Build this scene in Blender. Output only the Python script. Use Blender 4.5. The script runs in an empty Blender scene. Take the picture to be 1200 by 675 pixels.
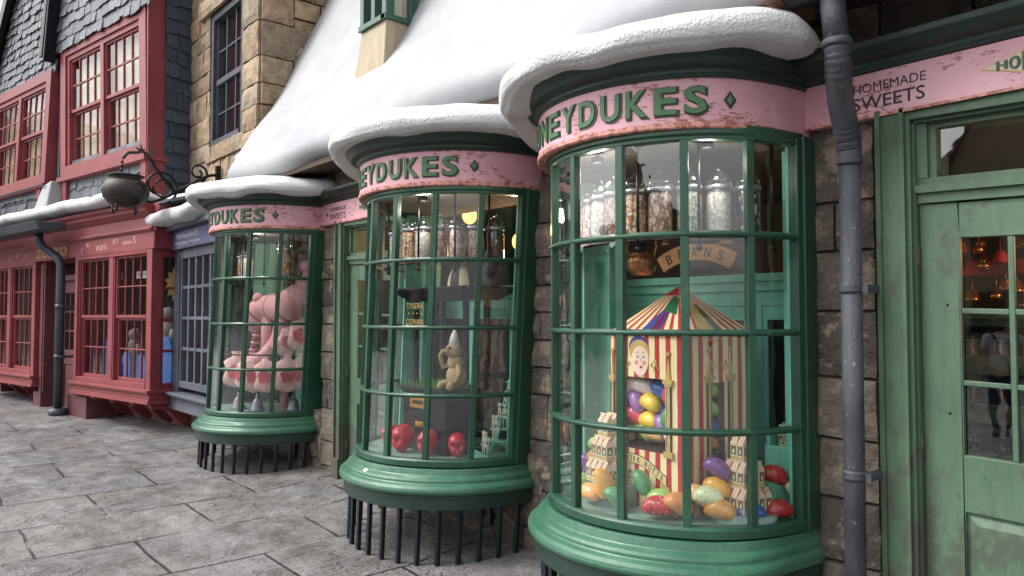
import bpy, bmesh, math, random
from math import sin, cos, pi, radians as R
from mathutils import Vector, Matrix, noise
random.seed(7)
sc = bpy.context.scene
col = sc.collection

# ------------------------------------------------------------------ camera, sky, sun, exposure
cam_d = bpy.data.cameras.new('camera'); cam = bpy.data.objects.new('camera', cam_d); col.objects.link(cam)
cam_d.sensor_width = 36.0; cam_d.lens = 870 / 1200 * 36.0
cam_d.clip_start = 0.05; cam_d.clip_end = 2000
cam.location = (0, 0, 1.6)
cam.rotation_euler = (R(90) + 0.038, 0, R(49))
sc.camera = cam

SUN_EL, SUN_AZ = R(48), R(216)      # azimuth measured from +Y towards +X
world = bpy.data.worlds.new('World'); sc.world = world; world.use_nodes = True
nt = world.node_tree; nt.nodes.clear()
sky = nt.nodes.new('ShaderNodeTexSky'); sky.sky_type = 'NISHITA'; sky.sun_disc = False
sky.sun_elevation = SUN_EL; sky.sun_rotation = SUN_AZ
sky.air_density = 1.0; sky.dust_density = 4.0; sky.ozone_density = 1.0
hsv = nt.nodes.new('ShaderNodeHueSaturation'); hsv.inputs['Saturation'].default_value = 0.12
bg = nt.nodes.new('ShaderNodeBackground'); bg.inputs['Strength'].default_value = 0.15
wo = nt.nodes.new('ShaderNodeOutputWorld')
nt.links.new(sky.outputs[0], hsv.inputs['Color']); nt.links.new(hsv.outputs[0], bg.inputs[0]); nt.links.new(bg.outputs[0], wo.inputs[0])
sun_d = bpy.data.lights.new('sun', 'SUN'); sun = bpy.data.objects.new('sun', sun_d); col.objects.link(sun)
sun_d.energy = 0.5; sun_d.angle = R(18); sun_d.color = (1.0, 0.97, 0.92)
sdir = Vector((sin(SUN_AZ) * cos(SUN_EL), cos(SUN_AZ) * cos(SUN_EL), sin(SUN_EL)))
sun.rotation_euler = sdir.to_track_quat('Z', 'Y').to_euler()
sun.location = (0, -20, 30)
vs = sc.view_settings
vs.view_transform = 'Standard'; vs.look = 'None'; vs.gamma = 1.0; vs.exposure = 1.34; vs.use_curve_mapping = False
sc.render.engine = 'CYCLES'
cy = sc.cycles
cy.use_denoising = True; cy.max_bounces = 8; cy.transparent_max_bounces = 24; cy.diffuse_bounces = 4; cy.glossy_bounces = 4
cy.transmission_bounces = 4; cy.caustics_reflective = False; cy.caustics_refractive = False; cy.sample_clamp_indirect = 6
cy.use_adaptive_sampling = True; cy.adaptive_threshold = 0.015

# ------------------------------------------------------------------ materials
def lin(r, g=None, b=None):
    if g is None: g = b = r
    f = lambda c: (c / 255 / 12.92) if c / 255 <= 0.04045 else ((c / 255 + 0.055) / 1.055) ** 2.4
    return (f(r), f(g), f(b), 1.0)

class NT:
    """small node builder"""
    def __init__(s, name):
        s.m = bpy.data.materials.new(name); s.m.use_nodes = True
        s.t = s.m.node_tree; s.t.nodes.clear()
        s.out = s.t.nodes.new('ShaderNodeOutputMaterial')
        s.tc = s.t.nodes.new('ShaderNodeTexCoord')
    def n(s, typ, **kw):
        nd = s.t.nodes.new(typ)
        for k, v in kw.items():
            if k.startswith('_'): setattr(nd, k[1:], v)
            else:
                key = k.replace('__', ' ')
                if hasattr(v, 'is_linked') or isinstance(v, bpy.types.NodeSocket): s.t.links.new(v, nd.inputs[key])
                else: nd.inputs[key].default_value = v
        return nd
    def link(s, a, b): s.t.links.new(a, b)
    def coords(s, scale=(1, 1, 1), rot=(0, 0, 0), loc=(0, 0, 0)):
        mp = s.n('ShaderNodeMapping'); mp.inputs['Scale'].default_value = scale; mp.inputs['Rotation'].default_value = rot
        mp.inputs['Location'].default_value = loc
        s.link(s.tc.outputs['Object'], mp.inputs['Vector']); return mp.outputs[0]
    def noise(s, scale, detail=4, rough=0.55, vec=None, dist=0.0):
        nd = s.n('ShaderNodeTexNoise', Scale=scale, Detail=detail, Roughness=rough, Distortion=dist)
        s.link(vec if vec else s.tc.outputs['Object'], nd.inputs['Vector']); return nd.outputs['Fac']
    def ramp(s, fac, stops, interp='LINEAR'):
        r = s.n('ShaderNodeValToRGB'); cr = r.color_ramp; cr.interpolation = interp
        while len(cr.elements) < len(stops): cr.elements.new(0.5)
        for e, (p, c) in zip(cr.elements, stops):
            e.position = p; e.color = c if len(c) == 4 else (*c, 1)
        s.link(fac, r.inputs[0]); return r.outputs[0]
    def mask(s, fac, lo, hi):
        r = s.n('ShaderNodeMapRange'); r.inputs['From Min'].default_value = lo; r.inputs['From Max'].default_value = hi
        s.link(fac, r.inputs['Value']); return r.outputs[0]
    def mix(s, fac, a, b, blend='MIX'):
        m = s.n('ShaderNodeMix', _data_type='RGBA', _blend_type=blend)
        for sock, v in ((m.inputs[0], fac), (m.inputs[6], a), (m.inputs[7], b)):
            if isinstance(v, bpy.types.NodeSocket): s.link(v, sock)
            else: sock.default_value = v
        return m.outputs[2]
    def math(s, op, a, b=0.5):
        m = s.n('ShaderNodeMath', _operation=op)
        for i, v in enumerate((a, b)):
            if isinstance(v, bpy.types.NodeSocket): s.link(v, m.inputs[i])
            else: m.inputs[i].default_value = v
        return m.outputs[0]
    def bump(s, h, strength=0.3, dist=0.01, normal=None):
        b = s.n('ShaderNodeBump', Strength=strength, Distance=dist); s.link(h, b.inputs['Height'])
        if normal: s.link(normal, b.inputs['Normal'])
        return b.outputs[0]
    def pbr(s, color, rough=0.5, normal=None, **kw):
        p = s.n('ShaderNodeBsdfPrincipled')
        for k, v in (('Base Color', color), ('Roughness', rough)):
            if isinstance(v, bpy.types.NodeSocket): s.link(v, p.inputs[k])
            else: p.inputs[k].default_value = v
        if normal: s.link(normal, p.inputs['Normal'])
        for k, v in kw.items():
            k = k.replace('_', ' ')
            if isinstance(v, bpy.types.NodeSocket): s.link(v, p.inputs[k])
            else: p.inputs[k].default_value = v
        s.link(p.outputs[0], s.out.inputs[0]); return p

def paint(name, c1, c2, worn=None, wear=0.66, rough=0.42, grain=(1, 1, 1), bump=0.25, scale=6, coat=0.0, soft=0.03, scuff=None):
    s = NT(name)
    v = s.coords(grain)
    n1 = s.noise(scale * .35, 5, .6)
    base = s.mix(s.mask(n1, .35, .65), c1, c2)
    n2 = s.noise(scale * 4, 8, .72, v)
    streak = s.noise(scale * 1.2, 6, .7, s.coords((5, 5, .45)))
    base = s.mix(s.math('MULTIPLY', s.mask(streak, .45, .8), .45), base, tuple(x * .45 for x in c1[:3]) + (1,))
    if worn:
        base = s.mix(s.mask(n2, wear, wear + soft), base, worn)
    if scuff:      # bare, trodden and rained-on timber: blotches with their own outline, commoner where boots and puddles reach
        sp = s.n('ShaderNodeSeparateXYZ'); s.link(s.tc.outputs['Object'], sp.inputs[0])
        reach = s.math('MULTIPLY', s.mask(sp.outputs[2], 1.25 - scuff[1], -.2 - scuff[1]), .22)
        sn_ = s.math('ADD', s.math('ADD', s.math('MULTIPLY', s.noise(5.5, 7, .62, s.coords((1.3, 1.3, .8), loc=(2, 5, 1))), .8), s.math('MULTIPLY', n2, .2)), reach)
        base = s.mix(s.math('MULTIPLY', s.mask(sn_, .56, .64), .8), base, scuff[0])
    nb = s.noise(scale * 9, 5, .7, v)
    h = s.math('ADD', s.math('MULTIPLY', nb, .6), s.math('MULTIPLY', n2, 1.3))
    rr = s.n('ShaderNodeMapRange'); s.link(n1, rr.inputs['Value'])
    rr.inputs['To Min'].default_value = rough - .1; rr.inputs['To Max'].default_value = rough + .18
    s.pbr(base, rr.outputs[0], s.bump(h, bump, .006), Coat_Weight=coat)
    return s.m

def flat(name, c, rough=.5, metal=0.0, bump=.0, var=.25, scale=20, **kw):
    s = NT(name)
    n = s.noise(scale, 4, .6)
    dark = tuple(x * (1 - var) for x in c[:3]) + (1,)
    base = s.mix(s.mask(n, .3, .7), dark, c)
    s.pbr(base, rough, s.bump(n, bump, .01) if bump else None, Metallic=metal, **kw)
    return s.m

M = {}
M['green'] = paint('green_paint', lin(27, 66, 49), lin(40, 84, 64), lin(98, 128, 112), .655, .34, (1, 1, .35), .35, 7, .15)
M['sill_green'] = paint('sill_green_paint', lin(44, 90, 69), lin(66, 114, 90), lin(132, 156, 138), .645, .33, (1, 1, 2.5), .35, 6, .2)
M['dark_green'] = paint('dark_green_paint', lin(24, 46, 37), lin(34, 60, 48), lin(72, 96, 84), .66, .38, (1, 1, 2), .3, 6)
M['door_green'] = paint('door_green_paint', lin(72, 98, 77), lin(84, 110, 87), lin(66, 74, 66), .62, .45, (1, 1, .5), .3, 5, 0, .03, (lin(72, 76, 66), .15))
M['jamb_green'] = paint('door_frame_paint', lin(64, 90, 68), lin(80, 106, 82), lin(70, 66, 58), .62, .48, (1, 1, .25), .4, 5, 0, .03, (lin(74, 70, 62), 0))
M['teal'] = paint('teal_paint', lin(108, 186, 162), lin(126, 204, 180), lin(60, 140, 118), .68, .45, (1, 1, .4), .15, 5)
M['red'] = paint('brick_red_paint', lin(122, 48, 53), lin(140, 65, 69), lin(120, 72, 72), .66, .5, (1, 1, .5), .3, 5)
M['dark_red'] = paint('maroon_paint', lin(84, 42, 47), lin(102, 58, 63), lin(98, 70, 74), .64, .5, (1, 1, .3), .3, 5)
M['bluegrey'] = paint('bluegrey_paint', lin(70, 74, 84), lin(94, 98, 110), lin(60, 62, 74), .6, .6, (1, 1, .25), .5, 6)
M['darkframe'] = paint('charcoal_frame_paint', lin(48, 52, 60), lin(66, 70, 80), lin(90, 92, 98), .66, .55, (1, 1, .3), .4, 6)
M['blue_sign'] = paint('blue_sign_paint', lin(86, 92, 130), lin(106, 110, 146), lin(90, 90, 110), .66, .5, (1, 1, 1), .2, 6)

def pink_material():
    s = NT('peeling_pink_paint')
    v = s.coords((1, 1, 3.2))
    n1 = s.noise(2.2, 5, .6); base = s.mix(s.mask(n1, .35, .65), lin(206, 152, 164), lin(218, 170, 180))
    big = s.noise(2.6, 3, .5, s.coords((1, 1, 1.6), loc=(3, 1, 5)))
    n2 = s.noise(19, 9, .74, v)
    mk = s.math('ADD', n2, s.math('MULTIPLY', s.mask(big, .42, .72), .17))
    base = s.mix(s.mask(mk, .632, .655), base, s.mix(s.noise(30), lin(176, 112, 92), lin(120, 74, 66)))
    # thin horizontal cracks in the boards
    cr = s.noise(3.0, 7, .72, s.coords((1, 1, 26)))
    base = s.mix(s.mask(cr, .675, .69), base, lin(120, 66, 72))
    s.pbr(base, .5, s.bump(s.math('ADD', mk, cr), -.25, .004))
    return s.m
M['pink'] = pink_material()
def pinkedge():
    s = NT('worn_pink_edge')
    n = s.noise(26, 8, .75)
    s.pbr(s.mix(s.mask(n, .47, .55), lin(210, 150, 140), lin(150, 92, 74)), .6, s.bump(n, .3, .004)); return s.m
M['pinkedge'] = pinkedge()

def snow_material():
    s = NT('plaster_snow')
    a = s.noise(58, 5, .6); b = s.noise(7, 4, .5)
    vor = s.n('ShaderNodeTexVoronoi', Scale=70.0); s.link(s.tc.outputs['Object'], vor.inputs['Vector'])
    h = s.math('ADD', s.math('MULTIPLY', a, 1.0), s.math('MULTIPLY', vor.outputs['Distance'], .7))
    base = s.mix(s.mask(b, .35, .7), lin(198, 198, 199), lin(208, 208, 208))
    dirt = s.noise(60, 3, .6)
    base = s.mix(s.mask(dirt, .70, .76), base, lin(188, 186, 180))
    s.pbr(base, .62, s.bump(h, .6, .009))
    return s.m
M['snow'] = snow_material()
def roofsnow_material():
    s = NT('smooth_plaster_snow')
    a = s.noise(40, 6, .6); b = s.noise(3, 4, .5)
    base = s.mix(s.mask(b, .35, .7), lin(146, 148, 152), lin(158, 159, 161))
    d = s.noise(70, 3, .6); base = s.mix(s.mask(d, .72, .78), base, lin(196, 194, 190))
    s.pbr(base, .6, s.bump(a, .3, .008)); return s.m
M['roofsnow'] = roofsnow_material()

def stone_material(name, cols, bump=1.0, lichen=None):
    s = NT(name)
    geo = s.n('ShaderNodeNewGeometry')
    base = s.ramp(geo.outputs['Random Per Island'], cols)
    n = s.noise(9, 8, .68); n2 = s.noise(45, 5, .7)
    base = s.mix(s.math('MULTIPLY', s.mask(n, .38, .7), .8), base, tuple(x * .34 for x in cols[0][1][:3]) + (1,))
    if lichen: 
        l = s.noise(7.5, 9, .72, s.coords(loc=(4, 2, 7)))
        base = s.mix(s.math('MULTIPLY', s.mask(l, .53, .60), .8), base, lichen)
    h = s.math('ADD', n, s.math('MULTIPLY', n2, .4))
    s.pbr(base, .72, s.bump(h, bump, .03)); return s.m
M['stone'] = stone_material('dark_weathered_stone', [(0, lin(84, 76, 70)), (.5, lin(108, 97, 88)), (1, lin(128, 116, 102))], 1.0, lin(152, 136, 114))
M['sandstone'] = stone_material('golden_sandstone', [(0, lin(156, 132, 102)), (.35, lin(176, 154, 122)), (.6, lin(160, 146, 124)), (.8, lin(136, 120, 100)), (1, lin(176, 144, 108))], .8)
M['mortar'] = flat('mortar', lin(70, 62, 56), .9, 0, .5, .4, 40)
M['tan'] = paint('tan_plaster', lin(160, 146, 124), lin(178, 162, 138), lin(150, 128, 100), .66, .7, (1, 1, .3), .25, 3, 0, .12)
def slate_material():
    s = NT('weathered_slate')
    geo = s.n('ShaderNodeNewGeometry')
    base = s.ramp(geo.outputs['Random Per Island'], [(0, lin(64, 69, 76)), (.35, lin(86, 91, 98)), (.7, lin(104, 107, 112)), (1, lin(76, 82, 92))])
    n = s.noise(16, 6, .65)
    base = s.mix(s.math('MULTIPLY', s.mask(n, .4, .7), .5), base, lin(52, 56, 64))
    s.pbr(base, .55, s.bump(n, .8, .02)); return s.m
M['slate'] = slate_material()
def slate2():
    s = NT('dark_blue_slate')
    geo = s.n('ShaderNodeNewGeometry')
    base = s.ramp(geo.outputs['Random Per Island'], [(0, lin(44, 54, 68)), (.5, lin(62, 74, 90)), (.9, lin(70, 78, 88)), (1, lin(96, 80, 66))])
    n = s.noise(14, 6, .65)
    base = s.mix(s.math('MULTIPLY', s.mask(n, .4, .7), .5), base, lin(34, 38, 46))
    s.pbr(base, .5, s.bump(n, .9, .02)); return s.m
M['slate_dark'] = slate2()

def ground_material():
    s = NT('wet_flagstones')
    br = s.n('ShaderNodeTexBrick'); br.offset = .5; br.squash = 1.0
    mp = s.n('ShaderNodeMapping')
    sep = s.n('ShaderNodeSeparateXYZ'); s.link(s.tc.outputs['Object'], sep.inputs[0])
    cmb = s.n('ShaderNodeCombineXYZ')
    wob = s.noise(.8, 3, .5)
    wv = s.math('MULTIPLY', s.math('SUBTRACT', wob, .5), .10)
    s.link(s.math('ADD', sep.outputs[1], s.math('ADD', wv, .935)), cmb.inputs[0])
    s.link(s.math('ADD', sep.outputs[0], s.math('ADD', wv, 6.93 + .84 * 100)), cmb.inputs[1])
    s.link(cmb.outputs[0], br.inputs['Vector'])
    br.inputs['Scale'].default_value = 1.0; br.inputs['Brick Width'].default_value = 1.25; br.inputs['Row Height'].default_value = .84
    br.inputs['Mortar Size'].default_value = .012; br.inputs['Mortar Smooth'].default_value = .25; br.inputs['Bias'].default_value = 0
    br.inputs['Color1'].default_value = (0, 0, 0, 1); br.inputs['Color2'].default_value = (1, 1, 1, 1); br.inputs['Mortar'].default_value = (.5, .5, .5, 1)
    cell = br.outputs['Color']; mort = br.outputs['Fac']
    # riven slate relief: stretched ridges
    warp = s.n('ShaderNodeTexNoise', Scale=1.1, Detail=3.0); s.link(s.tc.outputs['Object'], warp.inputs['Vector'])
    wadd = s.n('ShaderNodeVectorMath', _operation='MULTIPLY_ADD'); s.link(warp.outputs['Color'], wadd.inputs[0]); wadd.inputs[1].default_value = (.9, .9, .9)
    s.link(s.coords((2.6, .9, 1), (0, 0, .35)), wadd.inputs[2])
    ridg = s.n('ShaderNodeTexNoise', Scale=1.5, Detail=5.0, Roughness=.5, Distortion=.35); s.link(wadd.outputs[0], ridg.inputs['Vector'])
    patch = s.noise(.5, 4, .55, s.coords(loc=(2, 9, 0)))
    pm_ = s.mask(patch, .30, .60)
    lv = s.math('MULTIPLY', ridg.outputs['Fac'], 20.0)
    fr_ = s.math('FRACT', lv); fl_ = s.math('FLOOR', lv)
    edge = s.mask(fr_, .26, .0)
    stepped = s.math('ADD', fl_, s.mask(fr_, .0, .3))
    fine = s.noise(24, 8, .7); mid = s.noise(5, 6, .6)
    h = s.math('MULTIPLY', s.math('MULTIPLY', stepped, .22), pm_)
    h = s.math('ADD', h, s.math('ADD', s.math('MULTIPLY', fine, .16), s.math('MULTIPLY', mid, .35)))
    h = s.math('SUBTRACT', h, s.math('MULTIPLY', mort, .5))
    base = s.mix(s.mask(mid, .3, .7), lin(82, 82, 84), lin(128, 128, 131))
    base = s.mix(s.math('MULTIPLY', cell, .25), base, lin(140, 128, 114))
    warm = s.noise(.9, 5, .6, s.coords(loc=(7, 3, 1)))
    base = s.mix(s.math('MULTIPLY', s.mask(warm, .52, .75), .3), base, lin(122, 106, 92))
    brk = s.noise(6.0, 5, .65, s.coords(loc=(3, 3, 9)))
    crev = s.math('MULTIPLY', s.math('MULTIPLY', edge, pm_), s.mask(brk, .36, .60))
    base = s.mix(s.math('MULTIPLY', crev, .8), base, lin(58, 54, 53))
    grit = s.noise(60, 4, .7)
    base = s.mix(s.math('MULTIPLY', s.mask(grit, .55, .66), .45), base, lin(184, 181, 176))
    base = s.mix(s.math('MULTIPLY', s.mask(grit, .45, .36), .55), base, lin(58, 55, 54))
    # grout: worn pale in the short joints, dark in the long ones
    jn = s.noise(1.6, 3, .5, s.coords(loc=(5, 5, 5)))
    base = s.mix(mort, base, s.mix(s.mask(jn, .5, .6), lin(44, 41, 40), lin(140, 138, 136)))
    rr = s.n('ShaderNodeMapRange'); s.link(s.noise(1.6, 6, .6, s.coords(loc=(1, 4, 2))), rr.inputs['Value'])
    rr.inputs['From Min'].default_value = .35; rr.inputs['From Max'].default_value = .65
    rr.inputs['To Min'].default_value = .26; rr.inputs['To Max'].default_value = .6
    s.pbr(base, rr.outputs[0], s.bump(h, 1.0, .05)); return s.m
M['ground'] = ground_material()

def glass_material(name, tint=(.93, .96, .95), wav=.25, mult=1.0, scale=5):
    s = NT(name)
    n = s.noise(scale, 2, .4); nb = s.bump(n, wav, .02)
    fr = s.n('ShaderNodeLayerWeight', Blend=.5); s.link(nb, fr.inputs['Normal'])
    f5 = s.math('ADD', s.math('MULTIPLY', s.math('POWER', fr.outputs['Facing'], 4.5), .92), .045)
    tr = s.n('ShaderNodeBsdfTransparent'); tr.inputs[0].default_value = (*tint, 1)
    gl = s.n('ShaderNodeBsdfGlossy'); gl.inputs['Roughness'].default_value = .015; s.link(nb, gl.inputs['Normal'])
    mx = s.n('ShaderNodeMixShader')
    s.link(s.math('MINIMUM', s.math('MULTIPLY', f5, mult), 1.0), mx.inputs[0]); s.link(tr.outputs[0], mx.inputs[1]); s.link(gl.outputs[0], mx.inputs[2])
    s.link(mx.outputs[0], s.out.inputs[0]); return s.m
M['glass'] = glass_material('old_window_glass', tint=(.97, .98, .975), wav=.16, mult=2.7)
M['doorglass'] = glass_material('door_glass', (.97, .98, .975), .05, 2.7)
M['farglass'] = glass_material('sash_glass', (.95, .96, .96), .06, 1.1)
M['jarglass'] = glass_material('jar_glass', (.97, .98, .97), .05, 1.6)
M['iron'] = flat('black_iron', lin(30, 30, 36), .42, .6, .2)
M['pipe'] = paint('bluish_lead_pipe', lin(50, 53, 60), lin(74, 77, 85), lin(128, 128, 130), .635, .5, (1, 1, .6), .7, 9)
M['darkmetal'] = paint('painted_dark_pipe', lin(44, 50, 58), lin(64, 72, 80), lin(80, 80, 84), .7, .4, (1, 1, .5), .3, 7)
M['bars'] = flat('black_blue_bars', lin(26, 29, 40), .4, .2, .1)
M['pewterh'] = flat('worn_hinge_steel', lin(92, 84, 78), .5, .4, .3)
M['copper'] = flat('aged_copper', lin(176, 120, 74), .28, .9, .1)
M['cauldron'] = paint('weathered_bronze', lin(27, 24, 23), lin(46, 38, 31), lin(84, 62, 44), .60, .5, (1, 1, 1), .5, 9)
M['interior'] = paint('dark_panelling', lin(52, 38, 32), lin(66, 50, 40), lin(34, 26, 24), .6, .6, (1, 1, .2), .2, 3)
M['ceiling'] = flat('aged_ceiling', lin(104, 96, 84), .8, 0, .1)
M['shelfcream'] = flat('display_floor_paint', lin(128, 158, 146), .5, 0, .1)
M['darkpane'] = flat('dark_window_backing', lin(26, 28, 30), .25, 0, 0)
M['curtain'] = paint('cream_blind', lin(158, 149, 122), lin(178, 170, 144), lin(180, 168, 140), .7, .8, (6, 6, .3), .1, 3)
M['wood'] = paint('brown_timber', lin(120, 88, 68), lin(142, 106, 82), lin(70, 50, 40), .6, .7, (.4, 4, 4), .4, 6)
M['darkwood'] = paint('dark_eave_timber', lin(78, 62, 52), lin(98, 80, 66), lin(50, 40, 34), .6, .75, (.4, 4, 4), .4, 6)
M['signwood'] = paint('honey_wood', lin(196, 136, 76), lin(208, 150, 88), lin(150, 96, 52), .68, .5, (.5, 2, 4), .2, 6)
M['gold'] = flat('gold_metal', lin(214, 164, 72), .3, .85, .1)
M['paintgold'] = flat('gold_paint', lin(206, 176, 104), .5, 0, .1)
M['cream'] = flat('cream_board', lin(244, 228, 184), .5, 0, .05, .08)
M['cardred'] = flat('red_print', lin(200, 48, 52), .5, 0, .05, .12)
M['black'] = flat('black_print', lin(24, 22, 24), .5, 0, 0)
M['blueprint'] = flat('blue_print', lin(58, 74, 160), .5, 0, .05)
M['greenprint'] = flat('green_print', lin(40, 120, 80), .5, 0, .05)
M['skin_print'] = flat('pale_face_print', lin(246, 218, 196), .5, 0, 0, .05)
M['blush'] = flat('blush_print', lin(232, 150, 130), .5)
M['lettergreen'] = paint('letter_green', lin(64, 104, 68), lin(78, 120, 78), lin(96, 84, 72), .66, .45, (1, 1, 1), .2, 9)
M['letterdark'] = flat('letter_edge', lin(34, 48, 40), .5)
M['textdark'] = flat('sign_charcoal', lin(46, 44, 50), .6)
M['palegreen'] = flat('faded_diamond', lin(214, 196, 178), .5)
M['white'] = flat('white_letters', lin(224, 220, 216), .5)
M['fadedwhite'] = flat('faded_white_letters', lin(214, 176, 178), .5)
M['plastic_bone'] = flat('bone_white', lin(226, 220, 206), .35, 0, 0, .1)
def skullm():
    s = NT('ruby_sugar_glass')
    s.pbr(lin(206, 30, 62), .16, None, Transmission_Weight=.15, Coat_Weight=.3, IOR=1.45); return s.m
M['ruby'] = skullm()
def bean_mat(name, c, speck=None):
    s = NT(name)
    n = s.noise(9, 4, .6); base = s.mix(s.mask(n, .35, .7), c, tuple(min(1, x * 1.25 + .01) for x in c[:3]) + (1,))
    if speck: base = s.mix(s.mask(s.noise(70, 2, .4), .63, .66), base, speck)
    s.pbr(base, .26, s.bump(n, .06, .01), Coat_Weight=.4); return s.m
def candy_mat(name, cols, scale=55):
    s = NT(name); scale *= 1.5
    v = s.n('ShaderNodeTexVoronoi', Scale=float(scale)); s.link(s.coords((1, 1, .8)), v.inputs['Vector'])
    sp = s.n('ShaderNodeSeparateColor'); s.link(v.outputs['Color'], sp.inputs[0])
    k = len(cols)
    base = s.ramp(sp.outputs[0], [(i / k, c) for i, c in enumerate(cols)], 'CONSTANT')
    d = v.outputs['Distance']
    base = s.mix(s.mask(d, .5, .8), base, tuple(x * .45 for x in cols[0][:3]) + (1,))
    s.pbr(base, .35, s.bump(d, -1.0, .012)); return s.m
def glow(name, c, st):
    s = NT(name); e = s.n('ShaderNodeEmission'); e.inputs[0].default_value = c; e.inputs[1].default_value = st
    s.link(e.outputs[0], s.out.inputs[0]); return s.m
M['lampglow'] = glow('lit_lamp_globe', lin(255, 176, 84), 2.2)

# ------------------------------------------------------------------ mesh builder
def link(o, parent=None):
    col.objects.link(o)
    if parent: o.parent = parent
    return o
def wloc(p):
    v = Vector((0, 0, 0))
    while p is not None: v += p.location; p = p.parent
    return v
def tag(o, label=None, cat=None, group=None, kind=None):
    if label: o['label'] = label
    if cat: o['category'] = cat
    if group: o['group'] = group
    if kind: o['kind'] = kind
    return o
def thing(name, label, cat, loc=(0, 0, 0), rz=0, group=None):
    o = bpy.data.objects.new(name, None); o.empty_display_size = .1; link(o); o.location = loc; o.rotation_euler = (0, 0, rz)
    return tag(o, label, cat, group)

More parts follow.
